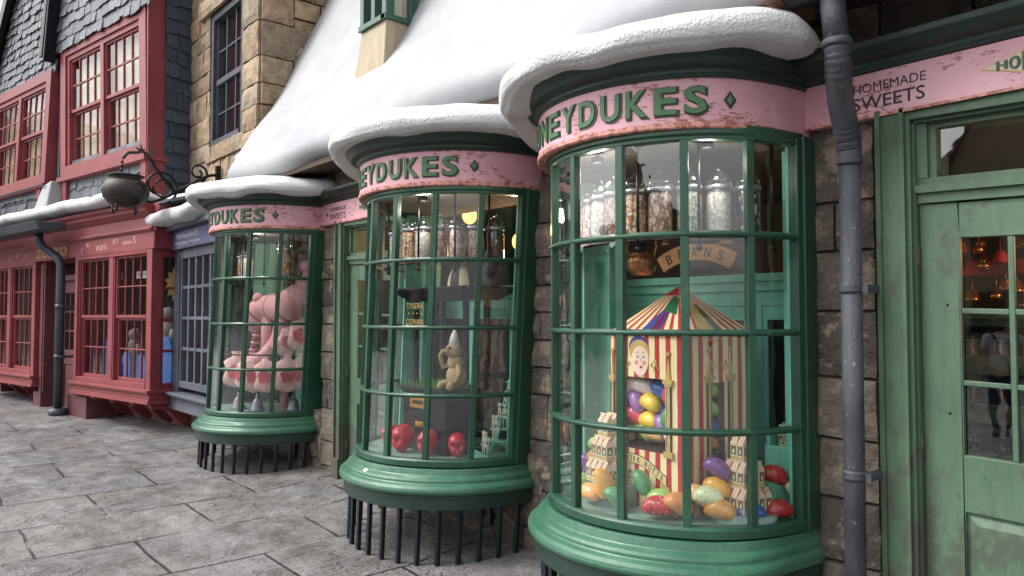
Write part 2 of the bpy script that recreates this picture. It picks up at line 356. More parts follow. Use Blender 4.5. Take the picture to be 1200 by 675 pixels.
class MB:
    def __init__(s): s.v = []; s.f = []; s.mi = []; s.mats = []; s.cur = 0; s.sm = []; s.smooth = False
    def use(s, m):
        if m not in s.mats: s.mats.append(m)
        s.cur = s.mats.index(m); return s
    def add(s, vs_, fs):
        b = len(s.v); s.v += [tuple(p) for p in vs_]
        for f in fs: s.f.append(tuple(i + b for i in f)); s.mi.append(s.cur); s.sm.append(s.smooth)
        return s
    def box(s, x0, x1, y0, y1, z0, z1):
        return s.add([(x, y, z) for z in (z0, z1) for y in (y0, y1) for x in (x0, x1)],
                     [(0, 2, 3, 1), (4, 5, 7, 6), (0, 1, 5, 4), (2, 6, 7, 3), (0, 4, 6, 2), (1, 3, 7, 5)])
    def obox(s, c, size, m):
        hx, hy, hz = (a / 2 for a in size); c = Vector(c)
        return s.add([c + m @ Vector((x, y, z)) for z in (-hz, hz) for y in (-hy, hy) for x in (-hx, hx)],
                     [(0, 2, 3, 1), (4, 5, 7, 6), (0, 1, 5, 4), (2, 6, 7, 3), (0, 4, 6, 2), (1, 3, 7, 5)])
    def hexa(s, b, t):   # 4 bottom points, 4 top points
        return s.add(list(b) + list(t), [(3, 2, 1, 0), (4, 5, 6, 7), (0, 1, 5, 4), (1, 2, 6, 5), (2, 3, 7, 6), (3, 0, 4, 7)])
    def beam(s, a, b, w, h, up=(0, 0, 1)):
        a, b = Vector(a), Vector(b); d = (b - a).normalized(); u = Vector(up)
        if abs(d.dot(u)) > .98: u = Vector((0, 1, 0))
        x = d.cross(u).normalized() * w / 2; y = x.cross(d).normalized() * h / 2
        return s.hexa([a - x - y, a + x - y, a + x + y, a - x + y], [b - x - y, b + x - y, b + x + y, b - x + y])
    def tube(s, path, r, n=10, caps=True):
        P_ = [Vector(p) for p in path]; rr = r if isinstance(r, (list, tuple)) else [r] * len(P_)
        rings = []; up = Vector((0, 0, 1)); 
        d0 = (P_[1] - P_[0]).normalized()
        if abs(d0.dot(up)) > .95: up = Vector((0, 1, 0))
        x = d0.cross(up).normalized()
        for i, p in enumerate(P_):
            d = (P_[min(i + 1, len(P_) - 1)] - P_[max(i - 1, 0)]).normalized()
            x = (x - d * x.dot(d)).normalized(); y = d.cross(x)
            rings.append([p + (x * cos(2 * pi * k / n) + y * sin(2 * pi * k / n)) * rr[i] for k in range(n)])
        vs_ = [q for rg in rings for q in rg]
        fs = [(i * n + k, i * n + (k + 1) % n, (i + 1) * n + (k + 1) % n, (i + 1) * n + k) for i in range(len(P_) - 1) for k in range(n)]
        if caps: fs += [tuple(range(n))[::-1], tuple(range((len(P_) - 1) * n, len(P_) * n))]
        o = s.smooth; s.smooth = True; s.add(vs_, fs); s.smooth = o; return s
    def lathe(s, prof, c=(0, 0, 0), n=20, sx=1, sy=1):
        c = Vector(c); vs_ = [c + Vector((r * cos(2 * pi * k / n) * sx, r * sin(2 * pi * k / n) * sy, z)) for r, z in prof for k in range(n)]
        fs = [(i * n + k, i * n + (k + 1) % n, (i + 1) * n + (k + 1) % n, (i + 1) * n + k) for i in range(len(prof) - 1) for k in range(n)]
        if prof[0][0] > 1e-5: fs.append(tuple(range(n))[::-1])
        if prof[-1][0] > 1e-5: fs.append(tuple(range((len(prof) - 1) * n, len(prof) * n)))
        o = s.smooth; s.smooth = True; s.add(vs_, fs); s.smooth = o; return s
    def ball(s, c, r, n=14, sx=1, sy=1, sz=1):
        k = n // 2; return s.lathe([(max(1e-6, r * sin(pi * i / k)), -r * sz * cos(pi * i / k)) for i in range(k + 1)], c, n, sx, sy)
    def prism(s, pts, fn, d):      # polygon pts (a,b); fn(a,b,depth)->xyz
        n = len(pts); vs_ = [fn(a, b, 0) for a, b in pts] + [fn(a, b, d) for a, b in pts]
        return s.add(vs_, [tuple(range(n)), tuple(range(2 * n - 1, n - 1, -1))] + [(i, i + n, (i + 1) % n + n, (i + 1) % n) for i in range(n)])
    def grid(s, pts, closed=False):  # pts[i][j]
        n = len(pts[0]); vs_ = [p for r_ in pts for p in r_]; fs = []
        for i in range(len(pts) - 1):
            for j in range(n if closed else n - 1): fs.append((i * n + j, i * n + (j + 1) % n, (i + 1) * n + (j + 1) % n, (i + 1) * n + j))
        return s.add(vs_, fs)
    def build(s, name, mat=None, parent=None, local=False, bevel=0, seg=2, label=None, loc=None, sub=0, fixn=True):
        me = bpy.data.meshes.new(name)
        off = Vector((0, 0, 0)) if (local or parent is None) else wloc(parent)
        if loc is not None: off = Vector(loc)
        me.from_pydata([tuple(Vector(p) - off) for p in s.v], [], s.f); 
        mats = s.mats if s.mats else [mat]
        for m in mats: me.materials.append(m)
        if len(mats) > 1: me.polygons.foreach_set('material_index', s.mi)
        me.polygons.foreach_set('use_smooth', s.sm)
        if fixn:
            bm = bmesh.new(); bm.from_mesh(me); bmesh.ops.remove_doubles(bm, verts=bm.verts, dist=1e-5)
            bmesh.ops.recalc_face_normals(bm, faces=bm.faces); bm.to_mesh(me); bm.free()
        o = bpy.data.objects.new(name, me); link(o, parent)
        if loc is not None: o.location = loc
        if bevel:
            b = o.modifiers.new('bevel', 'BEVEL'); b.width = bevel; b.segments = seg; b.limit_method = 'ANGLE'; b.angle_limit = R(35)
        if sub:
            m_ = o.modifiers.new('sub', 'SUBSURF'); m_.levels = sub; m_.render_levels = sub
        if label: o['label'] = label
        return o

def copy_tree(o, parent=None):
    c = o.copy(); col.objects.link(c); c.parent = parent
    for ch in [x for x in o.children]: copy_tree(ch, c)
    return c

def text_geo(body, bold=0.0, ext=.0):
    cu = bpy.data.curves.new('t', 'FONT'); cu.body = body; cu.size = 1; cu.offset = bold; cu.extrude = 0; cu.resolution_u = 3
    o = bpy.data.objects.new('t', cu); col.objects.link(o)
    dg = bpy.context.evaluated_depsgraph_get(); me = bpy.data.meshes.new_from_object(o.evaluated_get(dg))
    v = [tuple(p.co[:2]) for p in me.vertices]; f = [tuple(p.vertices) for p in me.polygons]
    bpy.data.objects.remove(o); bpy.data.curves.remove(cu); bpy.data.meshes.remove(me)
    return v, f
def add_text(mb, body, fn, w=None, h=None, bold=0.0, depth=.0, ref=None):
    """text scaled to box w x h; fn(a,b,d) maps box coords (0..w, 0..h) to world; d = depth"""
    v, f = text_geo(body, bold)
    xs = [p[0] for p in v]; ys = [p[1] for p in v]
    x0, x1, y0, y1 = min(xs), max(xs), min(ys), max(ys)
    sx = w / (x1 - x0); sy = h / (y1 - y0)
    fr = [fn((a - x0) * sx, (b - y0) * sy, depth) for a, b in v]
    n = len(v)
    mb.add(fr, f)
    if depth:
        # side walls
        edges = {}
        for q in f:
            for i in range(len(q)):
                e = (q[i], q[(i + 1) % len(q)]); k = tuple(sorted(e)); edges[k] = edges.get(k, []) + [e]
        bk = [fn((a - x0) * sx, (b - y0) * sy, 0) for a, b in v]
        mb.add(fr + bk, [(e[0][1], e[0][0], e[0][0] + n, e[0][1] + n) for e in edges.values() if len(e) == 1])
    return mb

# ------------------------------------------------------------------ ground
def gz(x, y):
    xx = max(-34, min(3, x))
    z = -.12 + .024 * (-xx - 4.5)
    if y > 2.9: z += .08 * (min(y, 3.7) - 2.9)
    return z
mb = MB(); mb.smooth = True
xs = [-220, -120, -60, -34] + [-30 + .5 * i for i in range(67)] + [4, 10, 30, 100, 220]
ys = [-220, -100, -50, -25, -12, -6, -3] + [-2 + .3 * i for i in range(17)] + [2.9, 3.1, 3.3, 3.5, 3.7, 4.5, 12, 40, 120, 220]
ys = sorted(set(round(y, 3) for y in ys))
mb.grid([[(x, y, gz(x, y)) for y in ys] for x in xs])
g = mb.build('ground', M['ground']); tag(g, kind='structure')

# ------------------------------------------------------------------ masonry helpers
def stone_blocks(mb, o, u, w, h, cmin=.16, cmax=.3, wmin=.22, wmax=.55, gap=.012, proud=.03, seed=1, clip=None, rows=None):
    """pillowed blocks on the rectangle o + u*a + z*b; outward normal = z x u reversed so that faces look to n"""
    rd = random.Random(seed); o = Vector(o); u = Vector(u).normalized(); z = Vector((0, 0, 1)); n = u.cross(z)
    b = 0.0
    while b < h - .02:
        ch = rd.uniform(cmin, cmax)
        if h - (b + ch) < cmin * .7: ch = h - b
        a = -rd.uniform(0, wmin) if w > wmax else 0
        while a < w - .02:
            bw = rd.uniform(wmin, wmax)
            if w <= wmax * 1.1 and a == 0: bw = w if rd.random() < .7 else w * rd.uniform(.35, .65)
            if w - (a + bw) < wmin * .5: bw = w - a
            a0, a1 = max(0, a), min(w, a + bw)
            if a1 - a0 > .04 and not (clip and clip((a0 + a1) / 2, b + ch / 2)):
                x0, x1, y0, y1 = a0 + gap / 2, a1 - gap / 2, b + gap / 2, b + ch - gap / 2
                NX, NY = max(2, int((x1 - x0) / .07)), max(2, int((y1 - y0) / .07)); off = rd.uniform(0, 50)
                pr = proud * rd.uniform(.6, 1.25); tx, ty = rd.uniform(-.5, .5), rd.uniform(-.5, .5)
                rowsP = []
                for j in range(-1, NY + 2):
                    r_ = []
                    for i in range(-1, NX + 2):
                        fi, fj = min(max(i, 0), NX) / NX, min(max(j, 0), NY) / NY
                        edge = i in (-1, NX + 1) or j in (-1, NY + 1)
                        e = min(fi * (x1 - x0), (1 - fi) * (x1 - x0), fj * (y1 - y0), (1 - fj) * (y1 - y0))
                        d = -.03 if edge else pr * (.55 + .45 * min(1, e / .022)) + .020 * noise.noise(Vector((fi * (x1 - x0) * 7 + off, fj * (y1 - y0) * 7, off))) + pr * .4 * (tx * (fi - .5) + ty * (fj - .5))
                        jx = .007 * noise.noise(Vector((off + fj * 5, fi * 5, 3))) * (1 if i in (-1, 0, NX, NX + 1) else 0)
                        jy = .007 * noise.noise(Vector((off + fi * 6, 9, fj * 5)))
                        r_.append(o + u * (x0 + fi * (x1 - x0) + jx) + z * (y0 + fj * (y1 - y0) + jy) + n * d)
                    rowsP.append(r_)
                mb.grid(rowsP)
            a += bw
        b += ch
    return mb

def slates(mb, o, u, w, h, inside=None, exp=.17, wmin=.12, wmax=.27, seed=3, lean=0.0):
    rd = random.Random(seed); o = Vector(o); u = Vector(u).normalized(); z = Vector((0, 0, 1)); n = u.cross(z)
    r_ = 0; b = -.05
    while b < h:
        a = -rd.uniform(0, wmax)
        while a < w:
            bw = rd.uniform(wmin, wmax); ca, cb = a + bw / 2, b + exp / 2
            if not inside or inside(ca, cb):
                dr = rd.uniform(-.022, .022); a0, a1 = max(-.02, a + .003), min(w + .02, a + bw - .003); sk = rd.uniform(-.014, .014); t = rd.uniform(.016, .026); lift = rd.uniform(.022, .05)
                top = b + exp * 1.5
                zb0, zb1 = b + dr - sk, b + dr + sk
                if a1 - a0 > .03:
                    c1 = rd.uniform(0, .03); 
                    F = lambda aa, bb, d: o + u * (aa + lean * bb) + z * bb + n * d
                    fb = [F(a0, zb0 + c1, lift), F(a0 + (a1 - a0) * .5, (zb0 + zb1) / 2 + rd.uniform(-.008, .008), lift + .003), F(a1, zb1 + rd.uniform(0, .02), lift), F(a1, top, .002), F(a0, top, .002)]
                    bk = [p - n * t for p in fb]
                    mb.add(fb + bk, [(0, 1, 2, 3, 4), (0, 5, 6, 1), (1, 6, 7, 2), (2, 7, 8, 3), (4, 9, 5, 0)])
            a += bw
        b += exp; r_ += 1
    return mb

# ================================================================== the sweet shop
shop = thing('sweet_shop', 'green and pink sweet shop with three bow windows under a sweeping white snow-covered roof', 'shop', (-4.8, 3.7, 0))
WY = 3.65
wall = MB()
for i, (x0, x1, z0, z1) in enumerate([
        (-8.87, -7.22, -.15, .62), (-7.24, -6.92, -.15, 2.56), (-5.52, -3.84, -.16, .62), (-5.55, -5.44, -.16, 2.56), (-3.99, -3.36, -.18, 2.6), (-3.4, -1.8, -.2, .62),
        (-1.86, -1.53, -.2, 2.56), (-.20, 1.6, -.2, 2.56), (-8.87, 1.6, 2.84, 3.3)]):
    tall = z0 > 2
    wall = MB(); stone_blocks(wall, (x0, WY, z0), (1, 0, 0), x1 - x0, z1 - z0,   .17 if not tall else .27, .36 if not tall else .52, .2, .5, .016, .035, 11 + i * 7)
    wall.build('wall', M['stone'], shop)
bk = MB()
for x0, x1, z0, z1 in [(-8.87, -7.22, -.2, .56), (-7.24, -6.90, -.2, 2.6), (-5.55, -5.42, -.2, 2.6), (-5.42, -4.0, -.2, .56), (-4.0, -3.36, -.2, 2.6), (-3.36, -1.86, -.2, .56), (-1.86, -1.51, -.2, 2.6), (-.22, 1.6, -.2, 2.6), (-8.87, 1.6, 2.6, 3.35)]:
    bk.box(x0, x1, WY + .004, WY + .2, z0, z1)
bk.build('mortar_bed', M['mortar'], shop)

# dark room behind
rm = MB()
rm.use(M['interior']).box(-8.9, 1.6, 8.2, 8.3, -.2, 3.1).box(-8.95, -8.87, 3.86, 8.3, -.2, 3.1).box(1.6, 1.68, 3.86, 8.3, -.2, 3.1).box(-8.9, 1.6, 3.9, 8.3, -.3, -.02)
rm.use(M['ceiling']).box(-8.9, 1.6, 3.86, 8.3, 2.95, 3.05)
rm.build('shop_interior', None, shop)

# ---- bow windows
CY = 3.62; A_, B_ = .775, .80
NP = 7; T0 = -.13; DT = (pi - .26) / NP
ZB, ZT = .57, 2.47; RH = (ZT - ZB) / 4
def build_bay(cx, sh, seed, label, capk=1.0, tcap=.16, rt=.3):
    def s_(z): return sh * (ZT - z) / 1.9 if z < ZT else sh * .15 * (ZT - z)
    def pos(t, off, z, raw=False):
        # the side next to the wall at the right is drawn in a little tighter
        if not raw:
            k = max(0, min(1, (t + .85) / .7)); k = k * k * (3 - 2 * k) * rt
            v_ = pos(t, off - (.66 * off * k if off > .03 else 0), z, True); v_.x -= .028 * k; return v_
        return Vector((cx + s_(z) + (A_ + off) * cos(t), CY + (B_ + off) * sin(t), z))
    def arc(mb, prof, t0, t1, n, offc=(0, 0)):
        rings = []
        for i in range(n + 1):
            t = t0 + (t1 - t0) * i / n
            rings.append([pos(t, o, z) + Vector((offc[0], offc[1], 0)) for o, z in prof])
        mb.grid(rings, closed=True); k = len(prof)
        b = len(mb.v) - k * (n + 1)
        mb.f += [tuple(range(b, b + k)), tuple(range(b + k * n, b + k * n + k))]; mb.mi += [mb.cur] * 2; mb.sm += [False] * 2
        return mb
    tj = [T0 - DT * i - 0 for i in range(NP + 1)]
    fr = MB()
    for i, t in enumerate(tj):
        wid = .021 if 0 < i < NP else .034
        d0, d1 = (-.026, .018) if 0 < i < NP else (-.035, .022)
        tw = wid / .8
        b_ = [pos(t - tw, d0, ZB - .01), pos(t - tw, d1, ZB - .01), pos(t + tw, d1, ZB - .01), pos(t + tw, d0, ZB - .01)]
        t_ = [pos(t - tw, d0, ZT + .02), pos(t - tw, d1, ZT + .02), pos(t + tw, d1, ZT + .02), pos(t + tw, d0, ZT + .02)]
        fr.hexa(b_, t_)
    for k in (1, 2, 3):
        z = ZB + RH * k
        arc(fr, [(-.022, z - .015), (.008, z - .016), (.022, z - .008), (.024, z + .005), (.008, z + .016), (-.022, z + .016)], T0, -pi - T0, 42)
    arc(fr, [(-.03, ZT - .02), (.02, ZT - .02), (.02, ZT - .002), (.034, ZT + .005), (.034, ZT + .05), (-.03, ZT + .05)], T0 + .04, -pi - T0 - .04, 42)
    arc(fr, [(-.03, ZB - .02), (.028, ZB - .02), (.028, ZB + .022), (.014, ZB + .034), (-.03, ZB + .034)], T0 + .04, -pi - T0 - .04, 42)
    # posts closing on to the wall
    for sg, t in ((1, T0), (-1, -pi - T0)):
        for z0, z1 in ((ZB - .03, ZT + .03),):
            p0, p1 = pos(t, .005, z0), pos(t, .005, z1)
            fr.hexa([(p0.x - .028, p0.y + .004, z0), (p0.x + .028, p0.y + .004, z0), (p0.x + .028, WY + .06, z0), (p0.x - .028, WY + .06, z0)],
                    [(p1.x - .028, p1.y + .004, z1), (p1.x + .028, p1.y + .004, z1), (p1.x + .028, WY + .06, z1), (p1.x - .028, WY + .06, z1)])
    bay = fr.build('bow_window', M['green'], shop, bevel=.004, label=label)
    # teal inner jambs and the inner partition
    inn = MB()
    for sg, t in ((1, T0), (-1, -pi - T0)):
        p0, p1 = pos(t, -.045, ZB), pos(t, -.045, ZT)
        w = .012
        inn.hexa([(p0.x - w, p0.y - .03, ZB), (p0.x + w, p0.y - .03, ZB), (p0.x + w, 3.86, ZB), (p0.x - w, 3.86, ZB)], [(p1.x - w, p1.y - .03, ZT), (p1.x + w, p1.y - .03, ZT), (p1.x + w, 3.86, ZT), (p1.x - w, 3.86, ZT)])
    for sg, t in ((1, T0), (-1, -pi - T0)):
        p0, p1 = pos(t, 0, ZB), pos(t, 0, ZT); xa, xb = sorted((-.05 * sg, -.15 * sg))
        inn.hexa([(p0.x + xa, 3.63, ZB), (p0.x + xb, 3.63, ZB), (p0.x + xb, 3.70, ZB), (p0.x + xa, 3.70, ZB)], [(p1.x + xa, 3.63, ZT), (p1.x + xb, 3.63, ZT), (p1.x + xb, 3.70, ZT), (p1.x + xa, 3.70, ZT)])
    xl, xr = cx - .80 + s_(.6), cx + .80
    y = 3.90
    for z0, z1, d in ((1.80, 1.845, .05), (1.745, 1.80, .03), (1.66, 1.745, .012), (.50, .60, .02)): inn.box(xl - .03, xr + .03, y - d, y + .03, z0, z1)
    for k in range(4):
        x = xl + (xr - xl) * k / 3
        inn.box(x - .045, x + .045, y - .014, y + .03, .6, 1.66)
        if k < 3:
            xa, xb = x + .045, x + (xr - xl) / 3 - .045
            inn.box(xa, xb, y - .004, y + .022, 1.58, 1.66); inn.box(xa, xa + .03, y - .004, y + .022, .6, 1.58); inn.box(xb - .03, xb, y - .004, y + .022, .6, 1.58)
    inn.build('inner_frame', M['teal'], bay, bevel=.003)
    dp = MB(); dp.box(xl, xr, y + .012, y + .018, .6, 1.6); dp.build('inner_pane', M['darkpane'], bay)
    for i in range(NP):       # 28 panes
        ta, tb = tj[i] - .012, tj[i + 1] + .012
        for k in range(4):
            z0, z1 = ZB + RH * k + .006, ZB + RH * (k + 1) - .006; tl_ = random.uniform(-.004, .004); tr_ = random.uniform(-.003, .003)
            m_ = MB(); pts = []
            m_.hexa([pos(ta, -.004, z0), pos(tb, -.004 + tr_, z0), pos(tb, -.0045, z0), pos(ta, -.0045, z0)], [pos(ta, -.004 + tl_, z1), pos(tb, -.004 + tl_ + tr_, z1), pos(tb, -.0045, z1), pos(ta, -.0045, z1)])
            m_.f = [m_.f[2]]; m_.mi = [0]; m_.sm = [False]
            m_.build('glass_pane', M['glass'], bay, fixn=False)
    # floor and ceiling of the window
    fl = MB(); n = 40
    for z, dz, off in ((ZB - .02, .03, -.028), (ZT + .015, .03, -.02)):
        pts = [pos(T0 + (-pi - 2 * T0) * i / n, off, z) for i in range(n + 1)]
        pts = [(p.x, p.y) for p in pts] + [(pts[-1].x, 3.88), (pts[0].x, 3.88)]
        fl.use(M['shelfcream'] if z < 1 else M['ceiling']).prism(pts, lambda a, b, d, z=z: (a, b, z + d), dz)
    fl.build('display_floor', None, bay)
    # sill mouldings
    zl = .275
    si = MB(); si.smooth = False
    prof = [(-.03, ZB - .03), (.045, ZB - .028), (.052, ZB - .05), (.058, .50), (.088, .484), (.096, .47), (.098, .452), (.128, .44), (.145, .425), (.150, .405), (.143, .388), (.122, .376), (-.03, .376)]
    arc(si, prof, .06, -pi - .06, 64); si.build('sill', M['sill_green'], bay, bevel=.003, seg=1)
    sk = MB(); arc(sk, [(-.03, .373), (.112, .373), (.112, zl), (-.03, zl)], .05, -pi - .05, 64); sk.build('skirt', M['dark_green'], bay, bevel=.004)
    # iron bars down to the pavement
    bars = [-.10 - (pi - .2) * i / 17 for i in range(18)]
    for t in bars:
        p1 = pos(t, .055, zl + .01); p0 = pos(t, .055, 0); zz = gz(p0.x, p0.y) - .02
        p0 = pos(t, .055, zz)
        b_ = MB(); b_.smooth = False
        b_.beam(p0, p1, .031, .031); b_.build('railing_bar', M['bars'], bay, bevel=.004)
    # sign band, edge and cornice
    sb = MB(); arc(sb, [(.03, 2.515), (.055, 2.512), (.062, 2.528), (.062, 2.745), (.03, 2.745)], .10, -pi - .10, 72, (-.03, 0)); sb.build('sign_board', M['pink'], bay)
    se = MB(); arc(se, [(.02, 2.50), (.064, 2.498), (.071, 2.505), (.071, 2.524), (.066, 2.530), (.02, 2.530)], .10, -pi - .10, 72, (-.03, 0)); se.build('sign_edge', M['pinkedge'], bay)
    co = MB()
    arc(co, [(0, 2.742), (.070, 2.742), (.078, 2.752), (.088, 2.757), (.09, 2.772), (.105, 2.780), (.125, 2.783), (.14, 2.79), (.155, 2.81), (.180, 2.828), (.192, 2.832), (.195, 2.862), (0, 2.862)], .10, -pi - .10, 72, (-.015, 0))
    co.build('cornice', M['dark_green'], bay, bevel=.003, seg=1)
    # lettering
    lt = MB(); word = 'HONEYDUKES'
    def bent(tc, hw, z0, d0):
        def f(a, b, d):
            t = tc + a / (A_ + .07)
            return pos(t, .062 + d0 + d, z0 + b) + Vector((-.03, 0, 0))
        return f
    tS = -.735 if cx < -4 else -.795
    for j, ch in enumerate(word[::-1]):
        tr = tS - .1665 * j; w = .108
        tl = tr - w / (A_ + .07)
        lt.use(M['letterdark']); add_text(lt, ch, bent(tl + .003, 0, 2.556, 0.0), w + .012, .148, .045, .004)
        lt.use(M['lettergreen']); add_text(lt, ch, bent(tl - .001, 0, 2.568, 0.004), w, .132, .026, .005)
    for tc in (tS + .14, tS - 1.665 - .08):
        q = [(-.034, 0), (0, -.045), (.034, 0), (0, .045)]
        lt.use(M['letterdark']); f = bent(tc, 0, 2.634, 0); lt.add([f(a, b, .006) for a, b in q] + [f(0, 0, .012)], [(0, 1, 4), (1, 2, 4), (2, 3, 4), (3, 0, 4)])
        q2 = [(a * .62, b * .62) for a, b in q]
        lt.use(M['lettergreen']); lt.add([f(a, b, .011) for a, b in q2] + [f(0, 0, .016)], [(0, 1, 4), (1, 2, 4), (2, 3, 4), (3, 0, 4)])
    lt.build('sign_lettering', None, bay, fixn=False)
    # snow cap
    sn = MB(); sn.smooth = True; rows = []
    nt_ = 110; prof = [(-.80, 3.36), (-.6, 3.33), (-.4, 3.29), (-.2, 3.235), (-.05, 3.19), (.08, 3.155), (.17, 3.125), (.24, 3.085), (.285, 3.03), (.30, 2.975), (.288, 2.925), (.25, 2.895), (.19, 2.89), (.12, 2.90), (0, 2.905)]
    # refine profile
    pr = []
    for i in range(len(prof) - 1):
        for k in range(3):
            f = k / 3; pr.append(tuple(prof[i][c] * (1 - f) + prof[i + 1][c] * f for c in (0, 1)))
    pr.append(prof[-1])
    for i in range(nt_ + 1):
        t = tcap + (-pi - .16 - tcap) * i / nt_
        r_ = []
        edge = min(i, nt_ - i) / 6; es = min(1, edge) ** .5
        for (o, z) in pr:
            wgt = max(0, min(1, (o + .5) / .6))
            lump = noise.noise(Vector((t * 1.7 + seed * 9, seed * 3.1, o * 2))) * .07 + noise.noise(Vector((t * 4 + seed, z * 7, seed))) * .022
            leftd = max(0, (-t - 1.9)) * .09     # sags at the far side
            zz = z + (lump * .7 - leftd * (1 if o > .1 else .4)) * wgt
            oo = o + lump * wgt * (.8 if o > .05 else .2)
            if z < 2.96 and o > .05: zz += noise.noise(Vector((t * 2.6 + 7 * seed, 4, 4))) * .03 - .008 - leftd * .5
            zz = 2.9 + (zz - 2.9) * (es * capk if z > 2.9 else 1); oo = oo if o < .0 else oo * (.85 + .15 * es)
            r_.append(pos(t, oo, zz - .053, True) + Vector((-.01, 0, 0)))
        rows.append(r_)
    sn.grid(rows, closed=True)
    k = len(pr); b = len(sn.v) - k * (nt_ + 1)
    sn.f += [tuple(range(b, b + k)), tuple(range(b + k * nt_, b + k * nt_ + k))]; sn.mi += [0, 0]; sn.sm += [False, False]
    sn.build('snow_cap', M['snow'], bay)
    return bay, pos
bay_near, pos1 = build_bay(-2.595, -.0, 1, 'nearest and largest-looking bow window with the striped sweet tower inside', .7, -.30, 1.0)
bay_mid, pos2 = build_bay(-4.665, -.125, 2, 'middle bow window with red skulls and a black stand inside', .8)
bay_far, pos3 = build_bay(-7.965, -.21, 3, 'farthest bow window with pink sweets bags inside', .72)

# dark recess panels under the bays
for cx in (-2.6, -4.7, -8.1):
    m_ = MB(); m_.box(cx - .28, cx + .32, WY - .06, WY - .02, .02, .42); m_.box(cx - .22, cx + .26, WY - .075, WY - .06, .08, .36)
    m_.build('vent_panel', M['dark_green'], shop, bevel=.005)
    m_ = MB(); m_.box(cx + .46, cx + .62, WY - .09, WY, -.15, .37); m_.build('corner_pier', M['stone'], shop, bevel=.01)

# ---- straight sign boards, cornices
def straight_front(x0, x1, xs_left):
    m_ = MB(); m_.box(x0, x1, 3.585, 3.68, 2.545, 2.76); sbd = m_.build('sign_board', M['pink'], shop, bevel=.003)
    m_ = MB(); m_.box(x0, x1, 3.575, 3.585 - .001, 2.54, 2.553); m_.build('sign_edge', M['pinkedge'], sbd)
    m_ = MB(); pf = [(3.68, 2.762), (3.575, 2.762), (3.565, 2.775), (3.555, 2.78), (3.55, 2.80), (3.535, 2.805), (3.49, 2.815), (3.465, 2.835), (3.45, 2.845), (3.447, 2.875), (3.68, 2.875)]
    m_.prism(pf, lambda a, b, d: (x0 + d, a, b), x1 - x0); m_.build('cornice', M['dark_green'], shop, bevel=.003, seg=1)
    lt = MB(); F = lambda ox, oz: (lambda a, b, d: (ox + a, 3.5845 - d, oz + b))
    lt.use(M['textdark']); add_text(lt, 'HOMEMADE', F(xs_left, 2.668), .325, .043, 0, .002)
    add_text(lt, 'SWEETS', F(xs_left - .005, 2.586), .325, .062, .008, .002)
    # raised diamond badge
    cx = xs_left + .84; cz = 2.655
    lt.use(M['paintgold'])
    for s1, s2, mat_, d in ((.30, .088, 'paintgold', .003), (.285, .079, 'palegreen', .005)):
        lt.use(M[mat_]); q = [(cx - s1, cz), (cx, cz - s2), (cx + s1, cz), (cx, cz + s2)]
        lt.prism(q, lambda a, b, dd: (a, 3.5845 - dd, b), d)
    w = 'HONEYDUKES'
    for j, ch in enumerate(w):
        a0 = cx - .235 + j * .047; hgt = .038 + .085 * (1 - abs((j - 4.5) / 4.5)) 
        lt.use(M['letterdark']); add_text(lt, ch, F(a0, cz - hgt / 2), .040, hgt, .03, .007)
        lt.use(M['lettergreen']); add_text(lt, ch, F(a0 - .003, cz - hgt / 2 + .002), .036, hgt - .004, .01, .009)
    lt.use(M['textdark']); lt.prism([(xs_left - .09, 2.645), (xs_left - .07, 2.625), (xs_left - .05, 2.645), (xs_left - .07, 2.665)], lambda a, b, dd: (a, 3.5845 - dd, b), .003)
    lt.build('sign_lettering', None, sbd, fixn=False)
straight_front(-1.90, 1.6, -1.60)
straight_front(-7.30, -5.36, -6.97)

